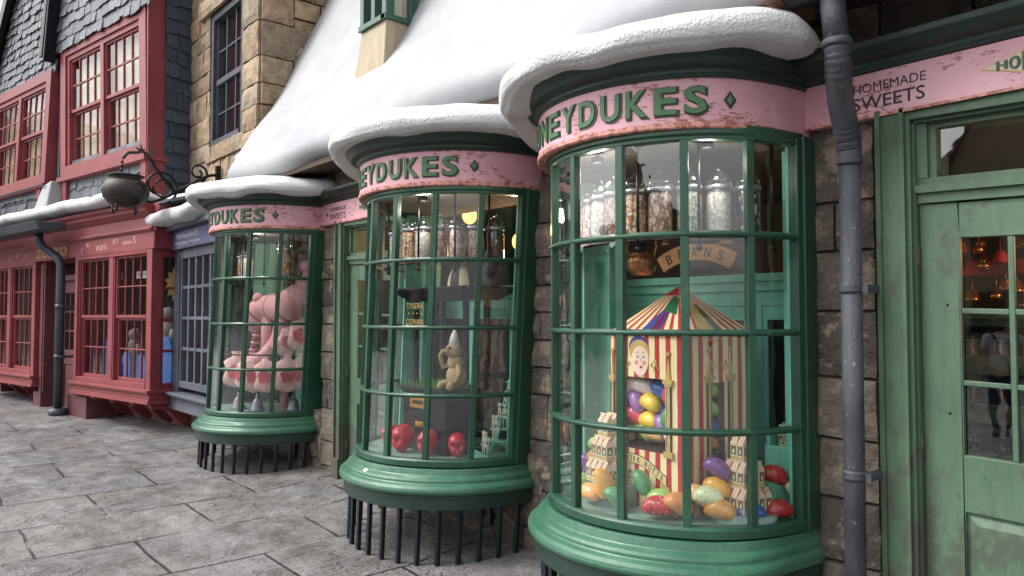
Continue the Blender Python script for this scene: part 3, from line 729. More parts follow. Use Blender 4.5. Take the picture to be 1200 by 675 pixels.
# ---- doors (crooked in their frames)
def build_door(dx, label):
    SH = -.03
    def q(x, z): return (x + dx, z + SH * (x + 1.35))
    def bx(mb, x0, x1, y0, y1, z0, z1, ground=False):
        zz0 = lambda x: (gz(x + dx, 3.6) - .02 if ground else q(x, z0)[1])
        return mb.hexa([(x0 + dx, y0, zz0(x0)), (x1 + dx, y0, zz0(x1)), (x1 + dx, y1, zz0(x1)), (x0 + dx, y1, zz0(x0))],
                       [(x0 + dx, y0, q(x0, z1)[1]), (x1 + dx, y0, q(x1, z1)[1]), (x1 + dx, y1, q(x1, z1)[1]), (x0 + dx, y1, q(x0, z1)[1])])
    f = MB(); y = 3.60
    for x0, x1 in ((-1.535, -1.50), (-1.505, -1.415), (-1.42, -1.385)): pass
    bx(f, -1.50, -1.478, 3.57, 3.85, 0, 2.56, True); bx(f, -1.478, -1.392, 3.588, 3.85, 0, 2.56, True); bx(f, -1.392, -1.374, 3.575, 3.85, 0, 2.56, True)
    bx(f, -1.374, -1.356, 3.60, 3.85, 0, 2.53, True); bx(f, -1.356, -1.346, 3.63, 3.85, 0, 2.50, True)
    W = .93
    for a, b, y0, zt in ((-.42 + .01, -.385, 3.63, 2.50), (-.385, -.355, 3.60, 2.53), (-.355, -.335, 3.575, 2.56), (-.335, -.245, 3.588, 2.56), (-.245, -.222, 3.57, 2.56)):
        bx(f, a, b, y0, 3.85, 0, zt, True)
    bx(f, -1.40, -.355, 3.598, 3.85, 2.505, 2.56); bx(f, -1.372, -.385, 3.63, 3.85, 2.49, 2.505)
    # transom light frame
    bx(f, -1.352, -.41, 3.648, 3.84, 2.12, 2.165); bx(f, -1.352, -.41, 3.625, 3.84, 2.165, 2.20); bx(f, -1.352, -.41, 3.655, 3.84, 2.20, 2.235)
    bx(f, -1.352, -1.30, 3.65, 3.84, 2.235, 2.49); bx(f, -1.30, -1.268, 3.67, 3.82, 2.235, 2.465); bx(f, -1.30, -.46, 3.67, 3.82, 2.465, 2.49); bx(f, -.46, -.41, 3.65, 3.84, 2.235, 2.49)
    fr = f.build('door_frame', M['jamb_green'], shop, bevel=.004)
    # plinth blocks
    p = MB(); bx(p, -1.505, -1.37, 3.555, 3.60, 0, .18, True); bx(p, -.36, -.217, 3.555, 3.60, 0, .18, True); p.build('plinth_block', M['jamb_green'], fr, bevel=.004)
    g_ = MB(); bx(g_, -1.268, -.46, 3.70, 3.703, 2.235, 2.465); g_.f = [g_.f[2]]; g_.mi = [0]; g_.sm = [False]; g_.build('glass_pane', M['doorglass'], fr)
    # leaf
    d = MB(); yl = 3.668
    gx = [-1.184, -.998, -.976, -.790, -.768, -.582]; gzs = [.993, 1.299, 1.321, 1.617, 1.641, 1.955]
    bx(d, -1.345, -1.184, yl, 3.71, .02, 2.115); bx(d, -.582, -.415, yl, 3.71, .02, 2.115)
    bx(d, -1.184, -.582, yl, 3.71, 1.955, 2.115); bx(d, -1.184, -.582, yl, 3.71, .745, .993); bx(d, -1.184, -.582, yl, 3.71, .02, .16)
    for a, b in ((gx[1], gx[2]), (gx[3], gx[4])): bx(d, a, b, yl + .004, 3.70, .993, 1.955)
    for a, b in ((1.299, 1.321), (1.617, 1.641)):
        for xa, xb in ((gx[0], gx[1]), (gx[2], gx[3]), (gx[4], gx[5])): bx(d, xa, xb, yl + .005, 3.70, a, b)
    # lower raised panel
    bx(d, -1.184, -.582, yl + .018, 3.70, .16, .745)
    def pan(x0, x1, z0, z1):
        A = [(x0, z0), (x1, z0), (x1, z1), (x0, z1)]; Bp = [(x0 + .035, z0 + .035), (x1 - .035, z0 + .035), (x1 - .035, z1 - .035), (x0 + .035, z1 - .035)]
        lo = [(q(a, b)[0], yl + .0175, q(a, b)[1]) for a, b in A]; hi = [(q(a, b)[0], yl + .003, q(a, b)[1]) for a, b in Bp]
        d.add(lo + hi, [(0, 1, 5, 4), (1, 2, 6, 5), (2, 3, 7, 6), (3, 0, 4, 7), (4, 5, 6, 7)])
    pan(-1.17, -.596, .175, .728)
    leaf = d.build('door', M['door_green'], shop, bevel=.0035, label=label)
    for i in range(3):
        for k in range(3):
            g_ = MB(); bx(g_, gx[2 * i], gx[2 * i + 1], 3.692, 3.694, gzs[2 * k], gzs[2 * k + 1]); g_.f = [g_.f[2]]; g_.mi = [0]; g_.sm = [False]; g_.build('glass_pane', M['doorglass'], leaf)
    for z in (1.86, 1.0, .3):
        h_ = MB(); x, zz = q(-1.349, z); h_.tube([(x, 3.650, zz - .06), (x, 3.650, zz + .06)], .010, 10)
        h_.ball((x, 3.650, zz + .065), .011, 8).ball((x, 3.650, zz - .065), .011, 8); h_.build('hinge', M['pewterh'], leaf)
    for x, z in ((-1.235, 1.655), (-1.235, 1.17)):
        x, z = q(x, z); h_ = MB(); h_.ball((x, 3.667, z), .006, 8); h_.build('bolt', M['iron'], leaf)
    h_ = MB(); x, z = q(-.50, 1.02); h_.tube([(x, 3.668, z), (x, 3.62, z)], .012).tube([(x, 3.625, z), (x - .09, 3.62, z)], .009); h_.obox((x, 3.664, z), (.04, .006, .16), Matrix.Identity(3)); h_.build('handle', M['iron'], leaf)
    st = MB(); bx(st, -1.36, -.40, 3.60, 3.9, 0, .02, True); st.build('threshold', M['stone'], shop, bevel=.01)
build_door(0, 'near green door, cut by the right edge of the photo')
build_door(-5.36, 'far green door between the middle and farthest bow windows')

# ---- roof with its blanket of snow
rf = MB(); rf.smooth = True
prof = [(3.70, 3.14), (3.5, 3.12), (3.34, 3.10), (3.24, 3.105), (3.18, 3.14), (3.155, 3.20), (3.165, 3.27), (3.205, 3.35), (3.27, 3.46), (3.36, 3.62), (3.48, 3.84), (3.703 - .03, 4.13)]
y, z = prof[-1]
while z < 9.5: y += .12; z += .12 * 1.95; prof.append((y, z))
X0, X1 = -8.86, -1.72; nx = 150; rows = []
for i in range(nx + 1):
    x = X0 + (X1 - X0) * i / nx; r_ = []
    e = min(1, min(i, nx - i) / 3) ** .5
    for j, (y, z) in enumerate(prof):
        w = min(1, max(0, (z - 3.12) / .1)); 
        n1 = noise.noise(Vector((x * .9, z * .55, 2.3))) * .11 + noise.noise(Vector((x * 2.1, z * 1.5, 7))) * .025
        low = noise.noise(Vector((x * 1.3, 1, 1))) * .045 + noise.noise(Vector((x * 3.1, 5, 1))) * .018
        yy = y + n1 * w * (1.0 if z > 3.4 else .5); zz = z + (low if z < 3.45 else low * max(0, 1 - (z - 3.45) / .5))
        if x < -8.2: zz += (0.06 * min(1, (-8.2 - x) / .6)) * (1 if z < 3.5 else 0)
        cyy = 3.7; yy = cyy + (yy - cyy) * (.75 + .25 * e) if z < 3.4 else yy
        # drift swelling above each bay
        for bc in (-2.55, -4.75): 
            g_ = math.exp(-((x - bc) / .62) ** 2) * max(0, 1 - abs(z - 3.45) / .5); yy -= .12 * g_
        r_.append((x, yy, zz))
    rows.append(r_)
rf.grid(rows)
n = len(prof); top = prof[-1]
b = len(rf.v)
# close verges with a thickness strip
for i in (0, nx):
    ring = [rows[i][j] for j in range(n)]; bkp = [(p[0], p[1] + .35, p[2]) for p in ring]
    rf.grid([ring, bkp])
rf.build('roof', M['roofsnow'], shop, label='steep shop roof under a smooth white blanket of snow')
so = MB(); so.box(-8.80, -1.70, 3.27, 3.64, 3.075, 3.095); so.box(-8.8, -1.70, 3.24, 3.268, 3.05, 3.11); so.build('eave_board', M['darkwood'], shop, bevel=.005)
# eave, gutter and wall at the right of the pipe
so = MB(); so.box(-1.70, 1.6, 3.05, 3.64, 3.10, 3.16); so.build('eave_soffit', M['interior'], shop)
so = MB(); so.hexa([(-1.76, 3.02, 3.02), (-1.70, 3.02, 3.02), (-1.70, 3.4, 3.02), (-1.76, 3.4, 3.02)], [(-1.80, 2.96, 3.2), (-1.70, 2.96, 3.2), (-1.70, 3.4, 3.2), (-1.80, 3.4, 3.2)]); so.build('rafter_end', M['wood'], shop, bevel=.005)
gt = MB(); pf = [(2.98, 3.16), (2.955, 3.10), (2.98, 3.035), (3.04, 3.005), (3.10, 3.01), (3.14, 3.06), (3.15, 3.16), (3.13, 3.16), (3.09, 3.05), (3.04, 3.03), (3.0, 3.05), (2.985, 3.1), (3.0, 3.16)]
gt.smooth = False; gt.prism(pf, lambda a, b, d: (-1.69 + d, a + .10, b), 3.29); gutter = gt.build('gutter', M['pipe'], shop)
rr = MB(); rr.smooth = True; rr.grid([[(x, y, 3.17 + (y - 3.0) * 1.9) for y in (3.0, 3.4, 4, 5, 6)] for x in (-1.72, -.8, 0, 1.6)]); rr.build('roof_slope', M['roofsnow'], shop)

# ---- near downpipe
dpm = MB()
path = [(-1.535, 3.20, 3.03), (-1.535, 3.25, 2.80), (-1.535, 3.28, 2.74)]
dpm.tube([(-1.505, 3.17, 3.04), (-1.505, 3.22, 2.78)], .053, 20)
el = [(-1.505, 3.215, 2.80), (-1.508, 3.23, 2.74), (-1.525, 3.27, 2.66), (-1.545, 3.33, 2.57), (-1.556, 3.39, 2.49), (-1.562, 3.43, 2.43), (-1.566, 3.45, 2.38), (-1.567, 3.455, 2.30)]
pts = []; rad = []
for i in range(len(el) - 1):
    for k in range(8):
        f = k / 8; p = [el[i][c] * (1 - f) + el[i + 1][c] * f for c in range(3)]; pts.append(p)
        t = (i + f); crumple = (.004 * sin((t) * 19)) if (.6 < t < 2.0 or 4.2 < t < 5.4) else 0
        rad.append(.056 + crumple + .0015 * noise.noise(Vector((t * 3, 0, 0))))
dpm.tube(pts, rad, 22)
dpm.tube([(-1.567, 3.455, 2.34), (-1.572, 3.455, -.2)], .047, 22)
dpm.lathe([(.061, 2.79), (.066, 2.80), (.066, 2.815), (.060, 2.825)], (-1.505, 3.215, 0), 22)
pipe = dpm.build('downpipe', M['pipe'], shop, label='thick bluish lead downpipe with a crumpled elbow beside the near bow window')
for z in (1.73, .87):
    b_ = MB(); b_.lathe([(.046, z - .022), (.053, z - .022), (.055, z - .01), (.052, z + .0), (.055, z + .01), (.053, z + .022), (.046, z + .022)], (-1.569, 3.455, 0), 22)
    b_.box(-1.52, -1.49, 3.445, 3.66, z - .02, z + .015); b_.build('bracket', M['pipe'], pipe)

# ---- dormer
dm = MB()
dm.use(M['tan'])
x0b, x0t, x1 = -6.56, -6.39, -5.93
dm.hexa([(x0b, 3.555, 3.6), (x1 - .04, 3.575, 3.6), (x1 - .04, 4.7, 3.6), (x0b, 4.7, 3.6)], [(x0t, 3.60, 4.37), (x1, 3.60, 4.40), (x1, 4.7, 4.40), (x0t, 4.7, 4.37)])
dorm = dm.build('dormer', None, shop, bevel=.01, label='tan plastered dormer with a green window breaking through the snowy roof')
dw = MB()
for xa, xb in ((-6.40, -6.33), (-6.19, -6.12), (-5.99, -5.92)): dw.box(xa, xb, 3.585, 3.68, 4.38, 5.5)
dw.box(-6.41, -5.91, 3.57, 3.69, 4.375, 4.43)
for ya, yb in ((3.59, 3.68), (3.86, 3.93), (4.2, 4.3)): dw.box(-5.985, -5.915, ya, yb, 4.385, 5.5)
dw.box(-5.99, -5.905, 3.57, 4.5, 4.376, 4.43); dw.box(-6.38, -5.93, 3.60, 4.5, 5.4, 5.5)
dwo = dw.build('window_frame', M['green'], dorm, bevel=.005)
dg_ = MB(); dg_.box(-6.35, -5.97, 3.63, 3.633, 4.42, 5.42); dg_.box(-5.953, -5.950, 3.64, 4.5, 4.42, 5.42); dg_.build('window_pane', M['glass'], dorm)
dg_ = MB(); dg_.box(-6.36, -5.99, 3.80, 4.5, 4.39, 5.42); dg_.build('curtain', M['curtain'], dorm)
ds = MB(); ds.smooth = True
rows = []
for i in range(25):
    a = -.5 + 1.0 * i / 24; rows.append([(-6.15 + a * .72, y, 5.78 - abs(a) * .5 - .05 * (abs(a) > .45) + .02 * noise.noise(Vector((a * 5, y * 3, 0)))) for y in [3.45 + .12 * k for k in range(16)]])
    rows[-1] += [(p[0], p[1], p[2] - .16) for p in rows[-1][::-1]]
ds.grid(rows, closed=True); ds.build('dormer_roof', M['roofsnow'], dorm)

# ================================================================== sandstone building with the slate-blue shop window
tower = thing('stone_building', 'golden sandstone house with a dark sash window above a blue-grey shop window', 'house', (-9.9, 3.6, 0))
TX0, TX1, TY = -11.9, -8.89, 3.60
tw = MB()
for x0, x1, z0, z1, sd in ((TX0, -10.62, 3.0, 9, 5), (-10.62, -9.40, 3.0, 3.74, 6), (-10.62, -9.40, 6.1, 9, 8), (TX0, TX1, -.1, 3.0, 9)):
    stone_blocks(tw, (x0, TY, z0), (1, 0, 0), x1 - x0, z1 - z0, .18, .42, .22, .75, .018, .035, sd)
# dressed sill and lintel
stone_blocks(tw, (-10.72, TY - .03, 3.74), (1, 0, 0), 1.42, .22, .22, .22, .7, .75, .01, .03, 21)
stone_blocks(tw, (-10.95, TY - .06, 5.84), (1, 0, 0), 1.62, .26, .26, .26, 1.0, 1.7, .01, .05, 22)
# quoins wrap the corner
rd = random.Random(4); z = 3.0; k = 0
while z < 9:
    h = rd.uniform(.26, .46); w = .50
    stone_blocks(tw, (TX1 - w, TY - .012, z), (1, 0, 0), w, h, h, h, 1, 1.2, .018, .045, 40 + k)
    stone_blocks(tw, (TX1 + .012, TY, z), (0, 1, 0), .42 if k % 2 else .75, h, h, h, 1, 1.2, .018, .045, 80 + k)
    z += h; k += 1
stone_blocks(tw, (TX1, TY + .42, 3.0), (0, 1, 0), 2.6, 6, .18, .42, .22, .7, .024, .045, 99)
tw.build('wall', M['sandstone'], tower)
bk = MB(); bk.box(TX0, TX1 - .004, TY + .004, TY + .3, -.2, 3.95); bk.box(TX0, -10.55, TY + .004, TY + .3, 3.95, 9); bk.box(-9.46, TX1 - .004, TY + .004, TY + .3, 3.95, 9); bk.box(-10.55, -9.46, TY + .004, TY + .3, 5.86, 9)
bk.box(TX1 - .3, TX1 - .004, TY + .3, 7, 3.0, 9); bk.build('mortar_bed', M['mortar'], tower)
tr_ = MB(); tr_.smooth = False
tr_.add([(TX0 - .3, TY - .4, 8.9), (TX1 + .35, TY - .4, 8.9), (TX1 + .35, 7.4, 8.9), (TX0 - .3, 7.4, 8.9), (TX0 - .3, 5.5, 11.4), (TX1 + .35, 5.5, 11.4)], [(0, 1, 5, 4), (3, 2, 5, 4), (0, 3, 4), (1, 2, 5), (0, 1, 2, 3)])
tr_.build('roof', M['roofsnow'], tower)
# upper sash window (slightly out of true)
def sash(mbf, X, Y0, Z, cols, rows, mull=.022, depth=.03, railz=None):
    pass
wf = MB(); y = TY + .02
wf.box(-10.60, -10.52, y - .03, y + .16, 3.955, 5.84); wf.box(-9.50, -9.42, y - .03, y + .16, 3.955, 5.84)
wf.box(-10.52, -9.50, y - .03, y + .16, 5.74, 5.84); wf.box(-10.52, -9.50, y - .05, y + .16, 3.955, 4.03)
wf.box(-10.52, -9.50, y + .01, y + .09, 4.82, 4.90)
for i in range(1, 3):
    x = -10.52 + 1.02 * i / 3; wf.box(x - .014, x + .014, y + .03, y + .08, 4.03, 5.74)
for z in (4.42, 5.30): wf.box(-10.52, -9.50, y + .035, y + .075, z - .013, z + .013)
for x in (-10.50, -9.52): wf.box(x - .02, x + .02, y + .02, y + .09, 4.03, 5.74)
wfo = wf.build('window', M['darkframe'], tower, bevel=.004)
for i in range(3):
    for z0, z1 in ((4.03, 4.42), (4.43, 4.82), (4.9, 5.29), (5.31, 5.74)):
        gp = MB(); x0 = -10.52 + 1.02 * i / 3; gp.add([(x0, y + .055, z0), (x0 + .34, y + .055, z0), (x0 + .34, y + .055, z1), (x0, y + .055, z1)], [(0, 1, 2, 3)]); gp.build('glass_pane', M['glass'], wfo, fixn=False)
bkx = MB(); bkx.box(-10.55, -9.46, TY + .3, TY + .32, 3.9, 5.9); bkx.build('dark_blind', M['interior'], wfo)

# blue-grey shop window box
bw = MB(); yb = 3.15
bx0, bx1 = -10.62, -8.80
bw.box(bx0, bx0 + .10, yb, TY, .60, 2.49); bw.box(bx0 + .13, bx0 + .24, yb - .012, TY, .60, 2.49); bw.box(bx0 + .10, bx0 + .13, yb + .01, TY, .60, 2.49)
bw.box(bx1 - .16, bx1, yb, TY, .60, 2.49)
bw.box(bx0 + .24, bx1 - .16, yb + .0, yb + .08, 2.36, 2.49); bw.box(bx0 + .24, bx1 - .16, yb, yb + .08, .66, .75)
gx0, gx1 = bx0 + .27, bx1 - .20
bw.box(bx0 + .24, gx0 + .02, yb + .01, yb + .08, .75, 2.36); bw.box(gx1 - .02, bx1 - .16, yb + .01, yb + .08, .75, 2.36)
for i in range(1, 5):
    x = gx0 + (gx1 - gx0) * i / 5; bw.box(x - .028, x + .028, yb + .015, yb + .07, .75, 2.36)
for z in (1.17, 1.575, 1.98): bw.box(gx0, gx1, yb + .02, yb + .065, z - .02, z + .02)
sw = bw.build('shop_window', M['bluegrey'], tower, bevel=.005, label='narrow weathered blue-grey shop window with a small blue sign board')
m_ = MB(); m_.box(bx0 - .10, bx1 + .05, yb - .12, TY, .56, .60); m_.box(bx0 - .06, bx1 + .02, yb - .08, TY, .53, .56); m_.box(bx0 - .04, bx1, yb - .04, TY, .36, .53); m_.build('sill', M['bluegrey'], sw, bevel=.008)
for i in range(5):
    for k, (z0, z1) in enumerate(((.75, 1.15), (1.19, 1.555), (1.595, 1.96), (2.0, 2.36))):
        gp = MB(); x0 = gx0 + (gx1 - gx0) * i / 5; x1_ = gx0 + (gx1 - gx0) * (i + 1) / 5
        gp.add([(x0, yb + .045, z0), (x1_, yb + .045, z0), (x1_, yb + .045, z1), (x0, yb + .045, z1)], [(0, 1, 2, 3)]); gp.build('glass_pane', M['glass'], sw, fixn=False)
m_ = MB(); m_.box(bx0 + .26, bx1 - .18, TY - .1, TY - .06, .6, 2.45); m_.build('backboard', M['darkpane'], sw)
m_ = MB(); m_.box(bx0 - .12, bx1 + .04, yb - .055, TY, 2.49, 2.73); sg = m_.build('sign_board', M['blue_sign'], sw, bevel=.004)
m_ = MB(); m_.box(bx0 - .13, bx1 + .05, yb - .062, yb - .056, 2.485, 2.50); m_.box(bx0 - .14, bx1 + .05, yb - .16, TY, 2.735, 2.80); m_.build('cornice', M['bluegrey'], sw, bevel=.004)
m_ = MB(); F = lambda ox, oz: (lambda a, b, d: (ox + a, yb - .0565 - d, oz + b))
add_text(m_, "McHavelock's", F(-10.36, 2.615), .86, .075, .0, .002); add_text(m_, 'Wizarding Headgear', F(-10.42, 2.525), 1.0, .06, -.003, .002)
m_.build('sign_lettering', M['white'], sg, fixn=False)
def snow_slab(x0, x1, y0, y1, z0, th, seed, nx=50, fn=None, amp=.03, over=.1):
    """lumpy slab of snow with rounded edges"""
    m_ = MB(); m_.smooth = True; rows = []
    K = 22
    for i in range(nx + 1):
        u = i / nx; x = x0 + (x1 - x0) * u; e = min(1, min(u, 1 - u) * (x1 - x0) / (th * .9)); e = math.sqrt(max(0, 1 - (1 - e) ** 2)) if e < 1 else 1
        e = max(e, .02); r_ = []
        for k in range(K):
            a = 2 * pi * k / K; ca, sa = cos(a), sin(a)
            yy = (y0 + y1) / 2 + (y1 - y0) / 2 * (abs(ca) ** .55) * (1 if ca > 0 else -1) * (.9 + .1 * e)
            zz = z0 + th / 2 + th / 2 * (abs(sa) ** .6) * (1 if sa > 0 else -1) * e
            lump = noise.noise(Vector((x * 1.9 + seed, yy * 1.7, seed))) * amp * 1.4 + noise.noise(Vector((x * 5 + seed, zz * 5, yy * 4))) * amp * .5
            zz += lump + (noise.noise(Vector((x * 1.1, seed, 3))) * amp * 1.6); yy += (-1 if ca < 0 else 0) * -lump
            r_.append(fn(x, yy, zz) if fn else (x, yy, zz))
        rows.append(r_)
    m_.grid(rows, closed=True); b = 0; n = K
    m_.f += [tuple(range(n)), tuple(range(n * nx, n * nx + n))]; m_.mi += [0, 0]; m_.sm += [True, True]
    return m_
snow_slab(bx0 - .35, -9.02, yb - .34, TY + .05, 2.80, .20, 3.3, amp=.035).build('snow_cap', M['snow'], sw)

# ================================================================== the red joke shop (its front swings toward the street)
red = thing('joke_shop', 'brick-red timber shop with slate gables and snow along its cornice', 'shop', (-10.55, 2.843, 0), R(10.7))
CR, SR = cos(R(10.7)), sin(R(10.7))
def rgz(X, Y): return gz(-10.55 + X * CR - Y * SR, 2.843 + X * SR + Y * CR)
LOC = True
def rbox(mb, *a): return mb.box(*a)
def window_sashes(mb, gl, x0, x1, z0, z1, y, cols, bar=.018, rail=.045, lower_in=.03):
    """double-hung pair: upper sash in front; glass list filled"""
    zm = (z0 + z1) / 2
    for s0, s1, yy in ((zm, z1, y), (z0, zm, y + lower_in)):
        ym, yM = yy, yy + .045; st = .035 if s0 == zm else .05
        mb.box(x0, x0 + st, ym, yM, s0, s1); mb.box(x1 - st, x1, ym, yM, s0, s1); mb.box(x0 + st, x1 - st, ym, yM, s1 - rail * .7, s1); mb.box(x0 + st, x1 - st, ym, yM, s0, s0 + rail)
        a0, a1, b0, b1 = x0 + st, x1 - st, s0 + rail, s1 - rail * .7
        for i in range(1, cols): x = a0 + (a1 - a0) * i / cols; mb.box(x - bar / 2, x + bar / 2, ym + .008, yM - .01, b0, b1)
        zc = (b0 + b1) / 2; mb.box(a0, a1, ym + .009, yM - .011, zc - bar / 2, zc + bar / 2)
        gl.append((a0, a1, b0, b1, ym + .026, cols))
def put_glass(gl, parent, fn=None):
    for a0, a1, b0, b1, y, cols in gl:
        for i in range(cols):
            for k in range(2):
                xa, xb = a0 + (a1 - a0) * i / cols, a0 + (a1 - a0) * (i + 1) / cols; za, zb = b0 + (b1 - b0) * k / 2, b0 + (b1 - b0) * (k + 1) / 2
                q = [(xa, y, za), (xb, y, za), (xb, y, zb), (xa, y, zb)]
                if fn: q = [fn(*p) for p in q]
                m_ = MB(); m_.add(q, [(0, 1, 2, 3)]); m_.build('glass_pane', M['farglass'], parent, local=True, fixn=False)

def red_bay(X0, X1, side, label):
    b = MB(); Y1 = .9
    # posts
    pw = .145
    b.box(X1 - pw, X1, 0, pw, .60, 2.50); b.box(X0, X0 + .10, 0, .3, .60, 2.50)
    n = 2; a0 = X0 + .10; a1 = X1 - pw; mid = (a0 + a1) / 2
    b.box(mid - .07, mid + .07, .012, .13, .60, 2.50)
    b.box(a0, a1, .0, .12, 2.445, 2.50); b.box(a0, a1, .0, .12, .60, .70)
    gl = []
    for xa, xb in ((a0, mid - .07), (mid + .07, a1)):
        b.box(xa, xa + .025, .022, .12, .70, 2.445); b.box(xb - .025, xb, .022, .12, .70, 2.445)
        window_sashes(b, gl, xa + .025, xb - .025, .70, 2.445, .045, 4)
    if side:
        b.box(X1 - .12, X1, .60 + .15, .60 + .30, .60, 2.50)
        b.box(X1 - .10, X1 - .01, .145, .75, 2.40, 2.50); b.box(X1 - .10, X1 - .01, .145, .75, .60, .70)
        for z in (1.13, 1.55, 1.98): b.box(X1 - .075, X1 - .03, .145, .75, z - .02, z + .02)
        b.box(X1 - .08, X1 - .03, .145, .185, .70, 2.40)
    o = b.build('bay_window', M['red'], red, local=True, bevel=.005, label=label)
    put_glass(gl, o)
    if side:
        for z0, z1 in ((.7, 1.11), (1.15, 1.53), (1.57, 1.96), (2.0, 2.4)):
            m_ = MB(); m_.add([(X1 - .05, .185, z0), (X1 - .05, .75, z0), (X1 - .05, .75, z1), (X1 - .05, .185, z1)], [(0, 1, 2, 3)]); m_.build('glass_pane', M['glass'], o, local=True, fixn=False)
    s = MB(); s.box(X0 - .03, X1 + .05, -.06, Y1, .585, .625); s.box(X0 - .01, X1 + .03, -.035, Y1, .56, .585); s.box(X0, X1 + .015, -.015, Y1, .50, .56); s.box(X0, X1 + .03, -.035, Y1, .475, .50); s.box(X0, X1 + .045, -.05, Y1, .435, .475)
    s.build('sill', M['red'], o, local=True, bevel=.006)
    # curved brackets
    xs_ = [X0 + .55 + .62 * k for k in range(int((X1 - X0) / .62))] 
    for x in xs_ + ([X1 - .12] if side else []):
        br_ = MB(); yy = .62; zb = rgz(x, yy) - .02
        pf = [(yy + .25, .434), (.06, .434), (.05, .39), (.10, .36), (.2, .35), (.3, .31), (.38, .22), (.46, .14), (.56, .10), (.62, .03), (.62, zb), (yy + .25, zb)]
        br_.prism(pf, lambda a, c, d, x=x: (x - .06 + d, a, c), .12); br_.build('bracket', M['red'], o, local=True, bevel=.004)
    fl = MB(); fl.box(X0 + .02, X1 - .1, .16, 1.3, .63, .66); fl.build('display_floor', M['dark_red'], o, local=True)
    return o
rb1 = red_bay(-2.42, 0.0, True, 'red bay window with the blue wave display inside')
rb2 = red_bay(-6.40, -3.99, False, 'red bay window at the left edge of the photo')
rb3 = red_bay(-10.4, -7.99, False, 'red bay window farthest along the joke shop, outside the photo')
bd = MB()
# main wall behind and beside bays
bd.box(-2.62, -2.42, .10, .5, -.05, 2.5); bd.box(-3.99, -3.80, .08, .5, -.05, 2.5); bd.box(-7.99, -6.42, .3, .5, -.1, 2.5); bd.box(-2.58, -2.46, .085, .10, .25, 2.45); bd.box(-3.95, -3.84, .065, .08, .25, 2.45)
bd.box(-13, -10.4, .3, .5, -.1, 2.5)
bd.box(-2.66, -1.98, .02, .5, rgz(-2.4, 0) - .03, .40); bd.box(-4.08, -3.78, .04, .5, rgz(-4, 0) - .03, .36)
bd.build('wall', M['dark_red'], red, local=True, bevel=.006)
bs = MB(); stone_blocks(bs, (-13, .62, -.1), (1, 0, 0), 13.9, .62, .2, .3, .3, .6, .012, .03, 61); bs.box(-13, .9, .66, .8, -.15, .6); bs.build('base_wall', M['stone'], red, local=True)
ins = MB(); ins.box(-13, .62, 2.3, 2.4, 0, 3); ins.box(-13, .62, .65, 2.3, 2.75, 2.8); ins.box(-13, .4, .75, 2.3, .55, .60); ins.box(.60, .66, .9, 2.4, -.1, 3.0); ins.build('shop_interior', M['interior'], red, local=True)
# door between the bays
dr = MB(); DX0, DX1, yd = -3.80, -2.62, .30
dr.box(DX0, DX0 + .10, .22, .5, rgz(DX0, .3) - .02, 2.5); dr.box(DX1 - .10, DX1, .22, .5, rgz(DX1, .3) - .02, 2.5)
dr.box(DX0 + .10, DX1 - .10, .24, .45, 2.47, 2.5); dr.box(DX0 + .10, DX1 - .10, .24, .45, 2.18, 2.27)
drf = dr.build('door_frame', M['dark_red'], red, local=True, bevel=.006)
m_ = MB(); m_.box(DX0 + .10, DX1 - .10, .36, .363, 2.27, 2.47); m_.build('glass_pane', M['glass'], drf, local=True)
dl = MB(); a0, a1 = DX0 + .10, DX1 - .10; zb = rgz(-3.2, .3)
dl.box(a0, a0 + .14, yd, yd + .05, zb, 2.18); dl.box(a1 - .14, a1, yd, yd + .05, zb, 2.18); dl.box(a0 + .14, a1 - .14, yd, yd + .05, 1.98, 2.18); dl.box(a0 + .14, a1 - .14, yd, yd + .05, .82, 1.05); dl.box(a0 + .14, a1 - .14, yd + .02, yd + .04, zb, .82); dl.box(a0 + .2, a1 - .2, yd + .008, yd + .022, zb + .2, .74)
for i in range(1, 4): x = a0 + .14 + (a1 - a0 - .28) * i / 4; dl.box(x - .012, x + .012, yd + .01, yd + .04, 1.05, 1.98)
for z in (1.36, 1.67): dl.box(a0 + .14, a1 - .14, yd + .012, yd + .038, z - .012, z + .012)
dlo = dl.build('door', M['dark_red'], red, local=True, bevel=.004, label='maroon panelled door with twelve small panes')
m_ = MB(); m_.box(a0 + .14, a1 - .14, yd + .025, yd + .027, 1.05, 1.98); m_.build('glass_pane', M['glass'], dlo, local=True)
m_ = MB(); m_.tube([(a0 + .06, yd, 1.0), (a0 + .06, yd - .05, 1.0)], .014).tube([(a0 + .06, yd - .05, 1.0), (a0 + .19, yd - .05, 1.0)], .012).box(a0 + .03, a0 + .09, yd - .008, yd, .9, 1.1); m_.build('handle', M['iron'], dlo, local=True)
# entablature
en = MB(); XR = .03
pf = [(.2, 2.50), (-.005, 2.50), (-.005, 2.73), (-.03, 2.735), (-.035, 2.75), (-.05, 2.755), (-.05, 2.775), (-.015, 2.79), (-.01, 2.93), (-.035, 2.94), (-.05, 2.955), (-.09, 2.985), (-.11, 3.0), (-.115, 3.03), (-.16, 3.06), (-.175, 3.10), (.9, 3.10), (.9, 2.50)]
en.prism(pf, lambda a, b, d: (-13 + d, a, b), 13 + XR)
en.prism([(-.005 if a < 0 else a, b) for a, b in pf][:0] or [(0, 2.5), (.03, 2.5), (.03, 2.73), (.07, 2.755), (.05, 2.79), (.05, 2.93), (.13, 3.0), (.19, 3.06), (.20, 3.10), (0, 3.10)], lambda a, b, d: (XR - .002 + a * 1.0, .0 + d - .004, b), .92)
ent = en.build('cornice', M['red'], red, local=True, bevel=.004, seg=1)
lt = MB(); F = lambda ox, oz: (lambda a, b, d: (ox + a, -.0055 - d, oz + b))
